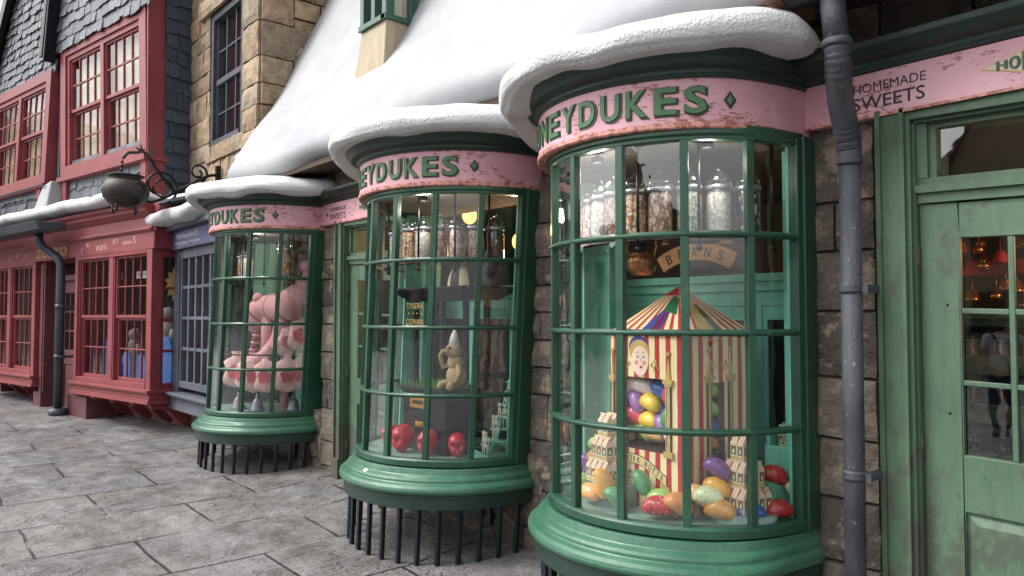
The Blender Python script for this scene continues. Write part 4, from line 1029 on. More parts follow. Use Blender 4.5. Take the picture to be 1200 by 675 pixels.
word = [('J', -2.25, .0), ('OKES', -2.03, .01), ('PUZ', -1.62, .0), ('ZLES', -1.16, .03), ('&TRICKS', -.80, .02)]
lt = MB()
def faded(lt, word, x, z, w, h): add_text(lt, word, F(x, z), w, h, -.004, .001)
faded(lt, 'J', -2.22, 2.565, .05, .07); faded(lt, 'E', -2.02, 2.63, .10, .05); faded(lt, 'ISES', -1.68, 2.56, .34, .07); faded(lt, 'JO', -1.16, 2.62, .17, .075); faded(lt, 'okes', -.84, 2.60, .26, .06); faded(lt, 'S', -.53, 2.60, .07, .095)
lt.build('sign_lettering', M['fadedwhite'], ent, local=True, fixn=False)
lt = MB(); faded(lt, 'J', -5.20, 2.565, .05, .07); faded(lt, 'JE', -4.86, 2.60, .14, .075); faded(lt, 'STS', -4.52, 2.585, .26, .06); faded(lt, 'JOKES', -6.3, 2.59, .6, .075); lt.build('sign_lettering', M['fadedwhite'], ent, local=True, fixn=False)
m_ = MB(); m_.box(-3.98, -2.5, -.02, -.0055, 2.53, 2.72); 
lt = MB(); F = lambda ox, oz: (lambda a, b, d: (ox + a, -.007 - d, oz + b)); add_text(lt, 'ZONKO', F(-3.93, 2.55), 1.2, .14, .0, .004)
lt.build('sign_lettering', M['paintgold'], ent, local=True, fixn=False)
# lead roof of the bays and snow on it
sn = snow_slab(-13, -.42, -.30, .42, 3.13, .20, 8.2, 190, amp=.022); sn.build('snow_cap', M['snow'], red, local=True)
sn = snow_slab(-.7, 1.55, .28, 1.1, 3.12, .16, 5.2, 40, amp=.02); sn.build('snow_cap', M['snow'], red, local=True)
m_ = MB(); m_.box(-12.9, .15, .1, 1.1, 3.10, 3.16); m_.box(-.3, 1.5, .0, .95, 3.08, 3.12); m_.build('flat_roof', M['darkmetal'], red, local=True)
# gutter box and downpipe
m_ = MB(); pf = [(-.56, 2.93), (-.52, 2.80), (-.20, 2.80), (-.16, 2.93), (-.16, 3.04), (-.56, 3.04)]
m_.prism([(a - .0, b) for a, b in ((-.60, 3.0), (-.55, 2.88), (-.42, 2.86), (-.18, 2.90), (-.18, 3.0))], lambda a, b, d: (-9 + d, a, b - .0), 6.7)
gt_ = m_.build('gutter', M['darkmetal'], red, local=True, bevel=.01)
m_ = MB(); m_.lathe([(.06, 0), (.06, .1)], (0, 0, 0), 4) if False else None
pts = [(-2.95, -.33, 2.90), (-2.95, -.32, 2.76), (-2.93, -.27, 2.66), (-2.85, -.18, 2.58), (-2.76, -.12, 2.50), (-2.72, -.09, 2.40), (-2.71, -.09, 2.2), (-2.70, -.09, rgz(-2.7, 0) + .1)]
m_.tube(pts, .062, 16); m_.tube([(-2.70, -.09, rgz(-2.7, 0) + .1), (-2.70, -.09, rgz(-2.7, 0) - .01)], .13, 12)
pr_ = m_.build('downpipe', M['darkmetal'], red, local=True, label='dark lead downpipe beside the maroon door')
for z in (1.75, .98):
    b_ = MB(); b_.lathe([(.062, z - .03), (.072, z - .03), (.072, z + .03), (.062, z + .03)], (-2.705, -.09, 0), 16); b_.box(-2.64, -2.60, -.11, .1, z - .02, z + .02); b_.build('bracket', M['darkmetal'], pr_, local=True)

# upper storeys
def crooked(k, x0, z0): return lambda x, y, z: (x + k * (z - z0), y, z)
def apply(mb, fn): mb.v = [fn(*p) for p in mb.v]; return mb
def upper_window(X0, X1, Z0, Z1, Y, fn, drop, label):
    b = MB()
    fw = .20
    def zt(x, z): return z + drop * (x - X1)
    b.box(X0, X0 + fw, Y, Y + .2, Z0, Z1); b.box(X1 - fw, X1, Y, Y + .2, Z0, Z1); b.box(X0 + fw, X1 - fw, Y, Y + .2, Z1 - .17, Z1); b.box(X0 + fw, X1 - fw, Y, Y + .2, Z0, Z0 + .22)
    b.box(X0 - .03, X1 + .03, Y - .05, Y + .2, Z0 - .03, Z0 + .04)
    b.box(X0 + fw, X0 + fw + .08, Y + .03, Y + .2, Z0 + .22, Z1 - .17); b.box(X1 - fw - .06, X1 - fw, Y + .03, Y + .2, Z0 + .22, Z1 - .17); b.box(X0 + fw + .08, X1 - fw - .06, Y + .03, Y + .2, Z1 - .25, Z1 - .17)
    a0, a1 = X0 + fw + .08, X1 - fw - .06; mid = (a0 + a1) / 2
    b.box(mid - .055, mid + .055, Y + .03, Y + .2, Z0 + .22, Z1 - .25)
    gl = []
    for xa, xb in ((a0, mid - .055), (mid + .055, a1)): window_sashes(b, gl, xa, xb, Z0 + .22, Z1 - .25, Y + .06, 4, .022, .05, .04)
    sh = lambda x, y, z: fn(x, y, z + drop * (x - X1) )
    apply(b, sh); o = b.build('upper_window', M['red'], red, local=True, bevel=.006, label=label)
    put_glass(gl, o, sh)
    c = MB(); c.box(X0 + fw, X1 - fw, Y + .19, Y + .22, Z0 + .1, Z1 - .1); apply(c, sh); c.build('curtain', M['curtain'], o, local=True)
    return o
fB = crooked(-.055, 0, 3.85)
upper_window(-3.74, -.74, 3.86, 6.12, .25, fB, 0, 'upper red window with cream blinds beside the blue slate wall')
fA = crooked(.10, 0, 3.82)
upper_window(-7.15, -4.20, 3.82, 5.80, .17, fA, 0, 'upper red window with cream blinds at the left edge of the photo')
wb = MB()
stone = None
# walls behind the slates
v = MB(); v.box(-3.66, -.76, .33, 1.6, 3.1, 3.88); v.box(-4.6, -.76, .33, 1.6, 6.1, 9.0); v.box(-4.3, -.76, .6, 1.6, 3.88, 6.1); apply(v, fB); v.build('upper_wall', M['slate_dark'], red, local=True)
v = MB(); gp = [(-8.8, 3.1), (-4.25, 3.1), (-4.06, 5.9), (-5.05, 8.5), (-8.8, 3.4)]
v.add([(x, .40, z) for x, z in gp] + [(x, 1.8, z) for x, z in gp], [(0, 1, 2, 3, 4), (9, 8, 7, 6, 5)] + [(i, i + 5, (i + 1) % 5 + 5, (i + 1) % 5) for i in range(5)]); v.build('gable_wall', M['slate_dark'], red, local=True)
s_ = MB(); slates(s_, (-3.74, .325, 3.12), (1, 0, 0), 3.0, .78, None, .2, .16, .34, 31); slates(s_, (-4.5, .245, 6.10), (1, 0, 0), 3.8, 3.0, None, .19, .14, .30, 32, -.055)
s_.build('slate_cladding', M['slate'], red, local=True, fixn=False)
s_ = MB(); slates(s_, (-7.1, .22, 3.12), (1, 0, 0), 2.86, .7, None, .2, .16, .34, 33)
def inA(a, b):
    x = -8.6 + a; z = 5.78 + b
    if x > -4.02 - .38 * (z - 5.9): return False
    return z < 6.27 + 1.39 * (x + 6.74)
slates(s_, (-8.6, .23, 5.78), (1, 0, 0), 4.7, 3.2, inA, .155, .10, .22, 34)
v = MB(); v.add([(x, .24, z) for x, z in ((-7.1, 5.78), (-4.02, 5.78), (-5.05, 8.5))] + [(x, .42, z) for x, z in ((-7.1, 5.78), (-4.02, 5.78), (-5.05, 8.5))], [(0, 1, 2), (5, 4, 3), (0, 3, 4, 1), (1, 4, 5, 2), (2, 5, 3, 0)]); v.build('gable_panel', M['slate_dark'], red, local=True)
s_.build('slate_cladding', M['slate'], red, local=True, fixn=False)
# right flank of the middle house: red corner board then blue slate
cb = MB(); cb.box(-.76, -.725, .26, .52, 3.1, 9.0); cb.box(-.75, -.70, .24, .56, 3.83, 3.90); apply(cb, lambda x, y, z: (x - .03 * (z - 3.85), y, z)); cb.build('corner_board', M['red'], red, local=True, bevel=.005)
cb = MB(); cb.box(-.90, -.745, .245, .33, 3.1, 3.86); cb.box(-3.66, -3.5, .245, .33, 3.1, 3.86); cb.box(-4.45, -4.28, .14, .24, 3.1, 3.83); cb.build('corner_board', M['red'], red, local=True, bevel=.005)
s_ = MB(); slates(s_, (-.74, .52, 3.15), (0, 1, 0), 1.0, 6.0, None, .22, .16, .30, 35, 0); s_.build('slate_cladding', M['slate_dark'], red, local=True, fixn=False)
# barge boards / gutters between gables
m_ = MB(); m_.beam((-4.12, .10, 5.98), (-3.62, .10, 8.6), .13, .14); m_.beam((-4.02, .14, 5.90), (-3.54, .14, 8.6), .05, .2); m_.build('gutter', M['iron'], red, local=True, bevel=.01)
m_ = MB(); m_.beam((-8.2, .10, 4.30), (-5.05, .10, 8.68), .10, .20); m_.beam((-8.25, .5, 4.33), (-5.10, .5, 8.72), .9, .06); m_.build('barge_board', M['iron'], red, local=True, bevel=.01)
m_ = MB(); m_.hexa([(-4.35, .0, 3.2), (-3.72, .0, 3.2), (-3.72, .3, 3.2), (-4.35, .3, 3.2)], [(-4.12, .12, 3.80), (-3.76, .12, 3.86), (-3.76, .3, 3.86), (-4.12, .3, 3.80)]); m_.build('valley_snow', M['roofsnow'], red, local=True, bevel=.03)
m_ = MB(); m_.box(-4.25, -3.70, .34, .40, 3.7, 6.3); m_.box(-4.0, -3.93, .30, .34, 3.7, 6.1); m_.build('side_post', M['darkframe'], red, local=True)
m_ = MB(); m_.beam((-8.0, .08, 3.80), (-3.95, .08, 3.80), .02, .03).beam((-8.0, .10, 3.60), (-4.3, .1, 3.58), .02, .02); m_.build('rod', M['iron'], red, local=True)
m_ = MB(); m_.add([(-.9, -.05, 9.0), (-.3, -.05, 6.35), (-.3, 1.7, 6.35), (-.9, 1.7, 9.0)], [(0, 1, 2, 3)]) if False else None

# ================================================================== objects outside
ck = thing('hanging_cauldron', 'bronze cauldron sign hanging from a scrolled black iron wall bracket', 'shop sign', (-10.1, 3.55, 3.0))
X = -10.1
def path_r(pts, n=6):
    out = []
    for i in range(len(pts) - 1):
        p0 = Vector(pts[max(i - 1, 0)]); p1 = Vector(pts[i]); p2 = Vector(pts[i + 1]); p3 = Vector(pts[min(i + 2, len(pts) - 1)])
        for k in range(n):
            t = k / n; out.append(.5 * ((2 * p1) + (-p0 + p2) * t + (2 * p0 - 5 * p1 + 4 * p2 - p3) * t * t + (-p0 + 3 * p1 - 3 * p2 + p3) * t ** 3))
    out.append(Vector(pts[-1])); return out
cx_, cy_, cz_ = X, 2.40, 3.15
m_ = MB(); pf = [(.001, -.19), (.10, -.185), (.19, -.15), (.25, -.08), (.275, 0), (.262, .07), (.225, .12), (.18, .15), (.165, .165), (.185, .185), (.215, .19), (.215, .20), (.17, .195), (.15, .165), (.001, .10)]
pot = m_.lathe(pf, (cx_, cy_, cz_), 32).build('cauldron', M['cauldron'], ck)
for a in (.5, 2.2, 3.9, 5.4):
    m_ = MB(); m_.tube([(cx_ + .15 * cos(a), cy_ + .15 * sin(a), cz_ - .15), (cx_ + .165 * cos(a), cy_ + .165 * sin(a), cz_ - .24)], [.026, .018]); m_.ball((cx_ + .168 * cos(a), cy_ + .168 * sin(a), cz_ - .245), .026, 10); m_.build('foot', M['cauldron'], pot)
m_ = MB(); rg = [(cx_ + .22 + .02, cy_ + .10 + .09 * cos(t), cz_ + .01 + .09 * sin(t)) for t in [2 * pi * k / 20 for k in range(21)]]; m_.tube(rg, .014, 8, False); m_.tube([(cx_ + .2, cy_ + .1, cz_ + .01), (cx_ + .27, cy_ + .1, cz_ + .01)], [.05, .03]); m_.build('ring_handle', M['cauldron'], pot)
W_ = lambda a: [(X, y, z) for y, z in a]
b_ = MB()
b_.box(X - .03, X + .03, 3.50, 3.56, 3.28, 3.62)
b_.tube(path_r(W_([(3.52, 3.50), (3.40, 3.47), (3.25, 3.38), (3.05, 3.25), (2.85, 3.12), (2.70, 3.05), (2.58, 3.08)])), .02, 8)
b_.tube(path_r(W_([(3.52, 3.30), (3.35, 3.34), (3.15, 3.26), (2.98, 3.22), (2.85, 3.36), (2.76, 3.48), (2.68, 3.60), (2.60, 3.68)])), .018, 8)
def spiral(cy0, cz0, r0, r1, a0, a1, n=28): return [(X, cy0 + (r0 + (r1 - r0) * k / n) * cos(a0 + (a1 - a0) * k / n), cz0 + (r0 + (r1 - r0) * k / n) * sin(a0 + (a1 - a0) * k / n)) for k in range(n + 1)]
b_.tube(spiral(3.27, 3.50, .13, .03, -1.2, 7.4), .016, 8)
b_.tube(spiral(2.80, 3.27, .24, .12, -1.6, 4.2), .016, 8); b_.tube(spiral(2.84, 3.25, .125, .10, 3.0, 9.0), .014, 8)
b_.build('bracket', M['iron'], ck)
b_ = MB(); b_.tube(path_r(W_([(2.68, 3.60), (2.60, 3.68), (2.52, 3.66), (2.42, 3.64), (2.36, 3.56)])), [.02] * 24 + [.012], 8)
for k in range(6):
    a = k * 1.05; b_.tube([(X, 2.58, 3.68), (X + .03 * cos(a), 2.58 + .06 * sin(a) - .02, 3.74 + .03 * cos(a * 2))], [.016, .004], 6)
b_.build('iron_flower', M['cauldron'], ck)
for k, (y, z) in enumerate(((2.355, 3.52), (2.35, 3.47), (2.35, 3.42), (2.345, 3.37))):
    m_ = MB(); m_.ball((X, y, z), .02, 8, 1, 1, 1.3); m_.build('chain_link', M['cauldron'], ck)
b_ = MB(); b_.tube([(X, 2.60, 3.08), (X + .2, 2.52, 3.15)], .016, 8); b_.build('hanger', M['iron'], ck)

# ================================================================== things inside the windows
def P3(px_, y): return None
CAND = dict(
    white=candy_mat('white_mints', [lin(236, 232, 222), lin(220, 216, 206), lin(204, 198, 190)], 60),
    mixed=candy_mat('mixed_liquorice', [lin(226, 170, 120), lin(236, 226, 214), lin(206, 110, 90), lin(110, 90, 90), lin(240, 214, 150)], 58),
    pinkw=candy_mat('pink_white_drops', [lin(226, 180, 178), lin(240, 230, 224), lin(198, 150, 150)], 50),
    greeny=candy_mat('green_yellow_humbugs', [lin(226, 226, 206), lin(120, 140, 110), lin(214, 200, 120), lin(180, 190, 196)], 56),
    brown=candy_mat('brown_fudge', [lin(190, 150, 130), lin(220, 196, 180), lin(150, 110, 96)], 46),
    choc=candy_mat('dark_toffee', [lin(60, 30, 34), lin(96, 50, 50), lin(200, 190, 184), lin(40, 24, 26)], 44),
    fruit=candy_mat('fruit_chews', [lin(226, 150, 60), lin(214, 90, 100), lin(232, 206, 110), lin(210, 120, 140), lin(236, 222, 206)], 52),
    ruby=candy_mat('dark_red_drops', [lin(96, 18, 30), lin(130, 30, 40), lin(60, 12, 20)], 40),
    rainbow=candy_mat('bright_red_gold_sweets', [lin(206, 60, 40), lin(236, 170, 50), lin(120, 40, 30), lin(90, 120, 60)], 34))
def jar(loc, kind, label, group, s=1.1):
    t = thing('sweet_jar', label, 'jar', loc, 0, group); t.scale = (s, s, s)
    m_ = MB(); m_.lathe([(.001, .006), (.052, .006), (.055, .02), (.055, .205), (.048, .225), (.03, .245), (.012, .25), (.001, .251)], (0, 0, 0), 20); m_.build('sweets', CAND[kind], t, local=True)
    m_ = MB(); m_.lathe([(.001, 0), (.058, 0), (.061, .01), (.061, .215), (.058, .23)], (0, 0, 0), 20); m_.build('glass', M['jarglass'], t, local=True)
    m_ = MB(); m_.lathe([(.060, .225), (.064, .228), (.064, .245), (.060, .25), (.057, .25), (.056, .225)], (0, 0, 0), 20); m_.build('metal_ring', M['jarmetal'], t, local=True)
    m_ = MB(); m_.lathe([(.058, .25), (.056, .275), (.044, .30), (.02, .315), (.001, .318)], (0, 0, 0), 20); m_.lathe([(.008, .316), (.013, .325), (.008, .335), (.001, .337)], (0, 0, 0), 10); m_.build('lid', M['jarglass'], t, local=True)
    return t
M['jarmetal'] = flat('jar_ring_metal', lin(176, 178, 182), .3, .8, 0, .1)
SH = 1.99
GJ1 = 'sweet jars on the shelf of the nearest bow window'
for x, y, k, lab in ((-3.00, 3.215, 'fruit', 'glass jar of orange and pink chews, leftmost in the nearest bow window'), (-2.895, 3.135, 'pinkw', 'glass jar of pink and white drops, second from the left in the nearest window'),
        (-2.775, 3.075, 'white', 'glass jar of white sweets, third from the left in the nearest window'), (-2.645, 3.042, 'brown', 'glass jar of pale brown sweets left of the striped tower apex'), (-2.51, 3.045, 'mixed', 'glass jar of orange and white striped liquorice above the copper pot'),
        (-2.38, 3.085, 'brown', 'glass jar of chunky fudge pieces beside the middle mullion'), (-2.255, 3.16, 'greeny', 'glass jar of green and yellow humbugs above the sign reading BEANS'),
        (-2.15, 3.265, 'white', 'glass jar of white stick mints, brightest of the nearest window'), (-2.07, 3.40, 'choc', 'glass jar of dark wrapped toffees, rightmost in the nearest window')):
    jar((x, y, SH), k, lab, GJ1)
GJ2 = 'sweet jars on the shelf of the middle bow window'
for x, y, k, lab in ((-5.03, 3.16, 'white', 'jar of white sweets, leftmost in the middle bow window'), (-4.87, 3.10, 'pinkw', 'jar of dusty pink sweets in the middle bow window'), (-4.715, 3.085, 'mixed', 'jar of red, white and yellow sweets in the middle bow window'),
        (-4.575, 3.105, 'white', 'jar of pale sweets behind the left hanging rod of the middle window'), (-4.45, 3.165, 'brown', 'jar of pale brown nuts near the middle of the middle window'), (-4.35, 3.25, 'pinkw', 'jar of speckled white and pink sweets under the lit lamp'),
        (-4.275, 3.355, 'brown', 'jar of brown beans beside the right mullion of the middle window'), (-4.215, 3.50, 'ruby', 'jar of dark red drops, rightmost in the middle bow window')):
    jar((x, y, SH), k, lab, GJ2, 1.08)
for x, y, k, lab in ((-8.30, 3.20, 'fruit', 'jar of orange sweets, left one of a pair in the farthest window'), (-8.14, 3.18, 'white', 'jar of white sweets beside the orange ones in the farthest window'), (-7.56, 3.36, 'rainbow', 'jar of red and gold sweets at the right of the farthest window')):
    jar((x, y, 1.99), k, lab, 'sweet jars on the shelf of the farthest bow window', 1.35 if k == 'rainbow' else 1.15)

def hanging_shelf(cx, R0, angs, label, pos):
    t = thing('hanging_shelf', label, 'shelf', (cx, CY, SH))
    m_ = MB(); n = 30; pr = [(R0 - .10, SH - .014), (R0 + .08, SH - .014), (R0 + .08, SH - .003), (R0 - .10, SH - .003)]
    m_.grid([[Vector((cx + r * cos(a), CY + r * sin(a), z)) for r, z in pr] for a in [-.2 - (pi - .4) * k / n for k in range(n + 1)]], closed=True); m_.build('shelf_board', M['jarglass'], t)
    for a in angs:
        for rr_ in (R0 + .085,):
            x, y = cx + rr_ * cos(a), CY + rr_ * sin(a)
            m_ = MB(); m_.tube([(x, y, 2.48), (x, y, 1.955)], .0075, 8); m_.ball((x, y, 1.94), .018, 10); m_.lathe([(.03, 2.47), (.03, 2.478), (.008, 2.46)][::-1], (x, y, 0), 12); m_.build('rod', M['iron'], t)
hanging_shelf(-2.6, .585, (-2.2, -1.32, -.86, -.50, -.27), 'round hanging shelf on black iron rods in the nearest bow window', pos1)
hanging_shelf(-4.67, .56, (-2.2, -1.28, -.83, -.45), 'round hanging shelf on black iron rods in the middle bow window', pos2)
hanging_shelf(-7.97, .52, (-2.2, -1.4, -.9, -.4), 'round hanging shelf on iron rods in the farthest bow window', pos3)

# ---- copper pot lamp and BEANS sign
t = thing('copper_pot', 'little copper cauldron hanging by its handle in the nearest bow window', 'pot', (-2.60, 3.20, 1.80))
c = (-2.60, 3.20, 1.895)
m_ = MB(); m_.lathe([(.001, -.075), (.05, -.07), (.078, -.04), (.086, 0), (.08, .03), (.068, .04), (.078, .05), (.074, .05), (.06, .035), (.07, 0), (.001, -.05)], c, 24); m_.build('bowl', M['copper'], t)
m_ = MB(); m_.tube([(c[0] - .085 + .0, c[1], c[2] + .03), (c[0] - .105, c[1], c[2] + .085), (c[0] - .11, c[1], c[2] + .13)], .006, 8).tube([(c[0] + .085, c[1], c[2] + .03), (c[0] + .105, c[1], c[2] + .085), (c[0] + .11, c[1], c[2] + .13)], .006, 8).tube([(c[0] - .115, c[1], c[2] + .13), (c[0] + .115, c[1], c[2] + .13)], .009, 8); m_.build('handle', M['gold'], t)
m_ = MB(); m_.lathe([(.001, 0), (.03, 0), (.025, .04), (.045, .06), (.03, .085), (.001, .09)], (c[0], c[1], c[2] + .035), 14); m_.build('burner', M['iron'], t)
t = MB(); bc, br = (-2.69, 1.50), .52
Fb = lambda a, r, d: (bc[0] + r * sin(a), 3.84 - d, bc[1] + r * cos(a))
n = 16; A0 = .56
t.grid([[Fb(-A0 + 2 * A0 * k / n, r, d) for r, d in ((br - .075, 0), (br + .03, 0), (br + .03, .018), (br - .075, .018))] for k in range(n + 1)], closed=True)
k4 = 4; t.f += [(0, 1, 2, 3), tuple(range(4 * n, 4 * n + 4))]; t.mi += [0, 0]; t.sm += [False] * 2
bs_ = t.build('arched_sign', M['signwood'], None, bevel=.003, loc=(-2.69, 3.84, 1.95)); tag(bs_, 'arched honey-coloured wooden sign reading BEANS', 'sign')
t = MB()
for j, ch in enumerate('BEANS'):
    a0 = -.44 + j * .195
    def f(a, b, d, a0=a0): return Fb(a0 + (a) / br, br - .055 + b, .0185 + d)
    add_text(t, ch, f, .042, .062, .01, .001)
t.build('sign_lettering', M['letterdark'], bs_, fixn=False)

# ---- striped sweet tower
def stripe_mat(name, roof=False):
    s = NT(name); sp = s.n('ShaderNodeSeparateXYZ'); s.link(s.tc.outputs['Object'], sp.inputs[0])
    v = s.math('ADD', sp.outputs[0], sp.outputs[1])
    if roof: v = s.math('MULTIPLY', s.math('DIVIDE', v, s.math('MAXIMUM', s.math('SUBTRACT', 1.2, sp.outputs[2]), .01)), .30)
    v = s.math('ADD', v, s.math('MULTIPLY', s.math('SUBTRACT', s.noise(7, 3, .5), .5), .012))
    f = s.math('FRACT', s.math('DIVIDE', s.math('ADD', v, 5.0), .078))
    m_ = s.math('GREATER_THAN', f, .55)
    base = s.mix(m_, lin(240, 224, 176), lin(186, 44, 48)); s.pbr(base, .5); return s.m
M['stripes'] = stripe_mat('red_cream_stripes'); M['stripes_roof'] = stripe_mat('red_cream_roof_stripes', True)
tower_t = thing('sweet_tower', 'giant red and cream striped sweet dispenser with a pyramid roof, full of huge jelly beans', 'dispenser', (-2.52, 3.43, .57), R(-6))
hw = .27; th = .012; HT = .93
m_ = MB()
# -Y face with window x in (-.17,.155) z(.33,.70);  +X face with slot y in (-.04,.05)
def faceY(x0, x1, z0, z1): m_.box(x0, x1, -hw, -hw + th, z0, z1)
def faceX(y0, y1, z0, z1): m_.box(hw - th, hw, y0, y1, z0, z1)
faceY(-hw, -.222, 0, HT); faceY(.145, hw, 0, HT); faceY(-.222, .145, .70, HT); faceY(-.222, .145, 0, .31)
faceX(-hw + th, -.058, 0, HT); faceX(.058, hw, 0, HT); faceX(-.058, .058, .68, HT); faceX(-.058, .058, 0, .2)
m_.box(-hw, hw - th, hw - th, hw, 0, HT); m_.box(-hw, -hw + th, -hw + th, hw - th, 0, HT)
body = m_.build('body', M['stripes'], tower_t, local=True)
m_ = MB(); e = hw + .02; m_.add([(-e, -e, HT), (e, -e, HT), (e, e, HT), (-e, e, HT), (0, 0, 1.2)], [(0, 1, 4), (1, 2, 4), (2, 3, 4), (3, 0, 4), (0, 1, 2, 3)]); rfm = m_.build('roof', M['stripes_roof'], tower_t, local=True)
m_ = MB()
for z in (.31, .0): m_.box(-hw + th, hw - th, -hw + th, hw - th, z, z + .01)
m_.build('inner_shelf', M['interior'], tower_t, local=True)
# columns with capitals and stars
def colm(fn, a, z0, z1, w=.026):
    c_ = MB(); c_.use(M['paintgold'])
    for (a0, a1, b0, b1, d) in ((a - w / 2, a + w / 2, z0 + .03, z1 - .03, .010), (a - w * .9, a + w * .9, z1 - .035, z1 - .02, .016), (a - w * 1.25, a + w * 1.25, z1 - .02, z1, .02), (a - w * 1.2, a + w * 1.2, z0, z0 + .03, .018)):
        c_.prism([(a0, b0), (a1, b0), (a1, b1), (a0, b1)], fn, d)
    c_.prism([(a - w * .5, z1), (a + w * .5, z1), (a, z1 + .12)], fn, .012)
    st = [(a + (.016 if k % 2 == 0 else .007) * sin(k * pi / 5), z1 + .135 + (.016 if k % 2 == 0 else .007) * cos(k * pi / 5)) for k in range(10)]
    c_.prism(st, fn, .012)
    c_.use(M['letterdark']); 
    for q in (-.5, .5): c_.prism([(a + w * q - .0015, z0 + .03), (a + w * q + .0015, z0 + .03), (a + w * q + .0015, z1 - .035), (a + w * q - .0015, z1 - .035)], fn, .0115)
    c_.build('column', None, tower_t, local=True)
fnY = lambda a, b, d: (a, -hw - d - .0005, b); fnX = lambda a, b, d: (hw + d + .0005, a, b)
colm(fnY, .175, .30, .70); colm(fnY, -.246, .25, .70, .018); colm(fnX, -.085, .12, .72); colm(fnX, .085, .12, .72)
# painted face, scroll ornaments
f_ = MB()
FS = 1.38
def disc(mb, cx, cz, rx, rz, d, fn=fnY, n=22, k=0):
    if fn is fnY and mb is f_ and FS != 1: cx, cz, rx, rz = -.035 + (cx + .035) * FS, .80 + (cz - .80) * FS, rx * FS, rz * FS
    mb.prism([(cx + rx * cos(2 * pi * i / n), cz + rz * sin(2 * pi * i / n) * (1 + k * (sin(2 * pi * i / n) < 0))) for i in range(n)], fn, d)
f_.use(M['blueprint']); disc(f_, -.045, .845, .052, .045, .002)
f_.use(M['paintgold']); disc(f_, -.04, .83, .055, .045, .0025)
f_.use(M['skin_print']); disc(f_, -.035, .80, .046, .050, .0035, k=.35)
f_.use(M['blush']); disc(f_, -.055, .785, .010, .009, .0042); disc(f_, -.012, .785, .009, .009, .0042)
f_.use(M['white']); disc(f_, -.048, .808, .009, .006, .0044); disc(f_, -.016, .808, .008, .006, .0044)
f_.use(M['textdark']); disc(f_, -.047, .808, .0035, .004, .005); disc(f_, -.015, .808, .0035, .004, .005)
for xx in (-.055, -.009): f_.prism([(xx - .014, .829), (xx, .838), (xx + .014, .831), (xx, .8345)], fnY, .0045)
f_.prism([(-.030, .806), (-.026, .79), (-.032, .788), (-.0295, .792)], fnY, .0044)
f_.use(M['cardred']); disc(f_, -.028, .768, .009, .005, .0044)
f_.build('face_print', None, tower_t, local=True)
FS = 1
f_ = MB(); f_.use(M['paintgold'])
for sx, fn, c0 in ((-1, fnY, -.10), (1, fnY, .035), (-1, fnX, -.012), (1, fnX, .012)):
    pts = [(c0 + sx * (.006 + k * .011 / 2 + .002), .765 + .016 * sin(k * 1.1)) for k in range(12)]
    for (a, b), (a2, b2) in zip(pts, pts[1:]): f_.prism([(a, b - .006), (a2, b2 - .006), (a2, b2 + .006), (a, b + .006)], fn, .003)
    disc(f_, c0 + sx * .04, .79, .012, .012, .0035, fn)
f_.build('scroll_ornament', None, tower_t, local=True)
# ribbon banners
def ribbon(fn, a0, a1, b0, b1, text, wave):
    r_ = MB(); r_.use(M['letterdark'])
    n = 18
    def mid(u): return a0 + (a1 - a0) * u, b0 + (b1 - b0) * u + wave * sin(u * pi * 1.15)
    for hh, d, mt in ((.026, .004, 'letterdark'), (.0225, .0055, 'paintcream')):
        r_.use(M[mt])
        for k in range(n):
            (xa, za), (xb, zb) = mid(k / n), mid((k + 1) / n); r_.prism([(xa, za - hh), (xb, zb - hh), (xb, zb + hh), (xa, za + hh)], fn, d)
    for hh, d, mt in ((.020, .003, 'letterdark'), (.0165, .0035, 'paintgold')):
        r_.use(M[mt]); x, z = mid(1); r_.prism([(x - .03, z - .03 - hh), (x + .03, z - .045 - hh), (x + .02, z - .045 + hh), (x - .04, z - .02 + hh)], fn, d)
        x, z = mid(0); r_.prism([(x - .02, z - .03 - hh), (x + .03, z - .035 - hh), (x + .03, z - .02 + hh), (x - .03, z - .02 + hh)], fn, d)
    r_.use(M['letterdark'])
    for j, ch in enumerate(text):
        if ch == ' ': continue
        u = (j + .5) / (len(text) + .6); x, z = mid(u); x2, z2 = mid(u + .02); an = math.atan2(z2 - z, x2 - x); w = abs(a1 - a0) / len(text) * .72
        def g_(a, b, d): a -= w / 2; b -= .014; return fn(x + a * cos(an) - b * sin(an), z + a * sin(an) + b * cos(an), .0056 + d)
        add_text(r_, ch, g_, w * (.4 if ch == 'I' else 1), .028, .01, .0008)
    r_.build('ribbon_banner', None, tower_t, local=True, fixn=False)
M['paintcream'] = flat('ribbon_cream', lin(232, 212, 150), .5, 0, 0, .1)
ribbon(fnY, -.20, .15, .245, .19, 'BERTIE BOTTS', .035)
ribbon(fnX, -.24, -.08, .10, .14, 'BEANS', .012)
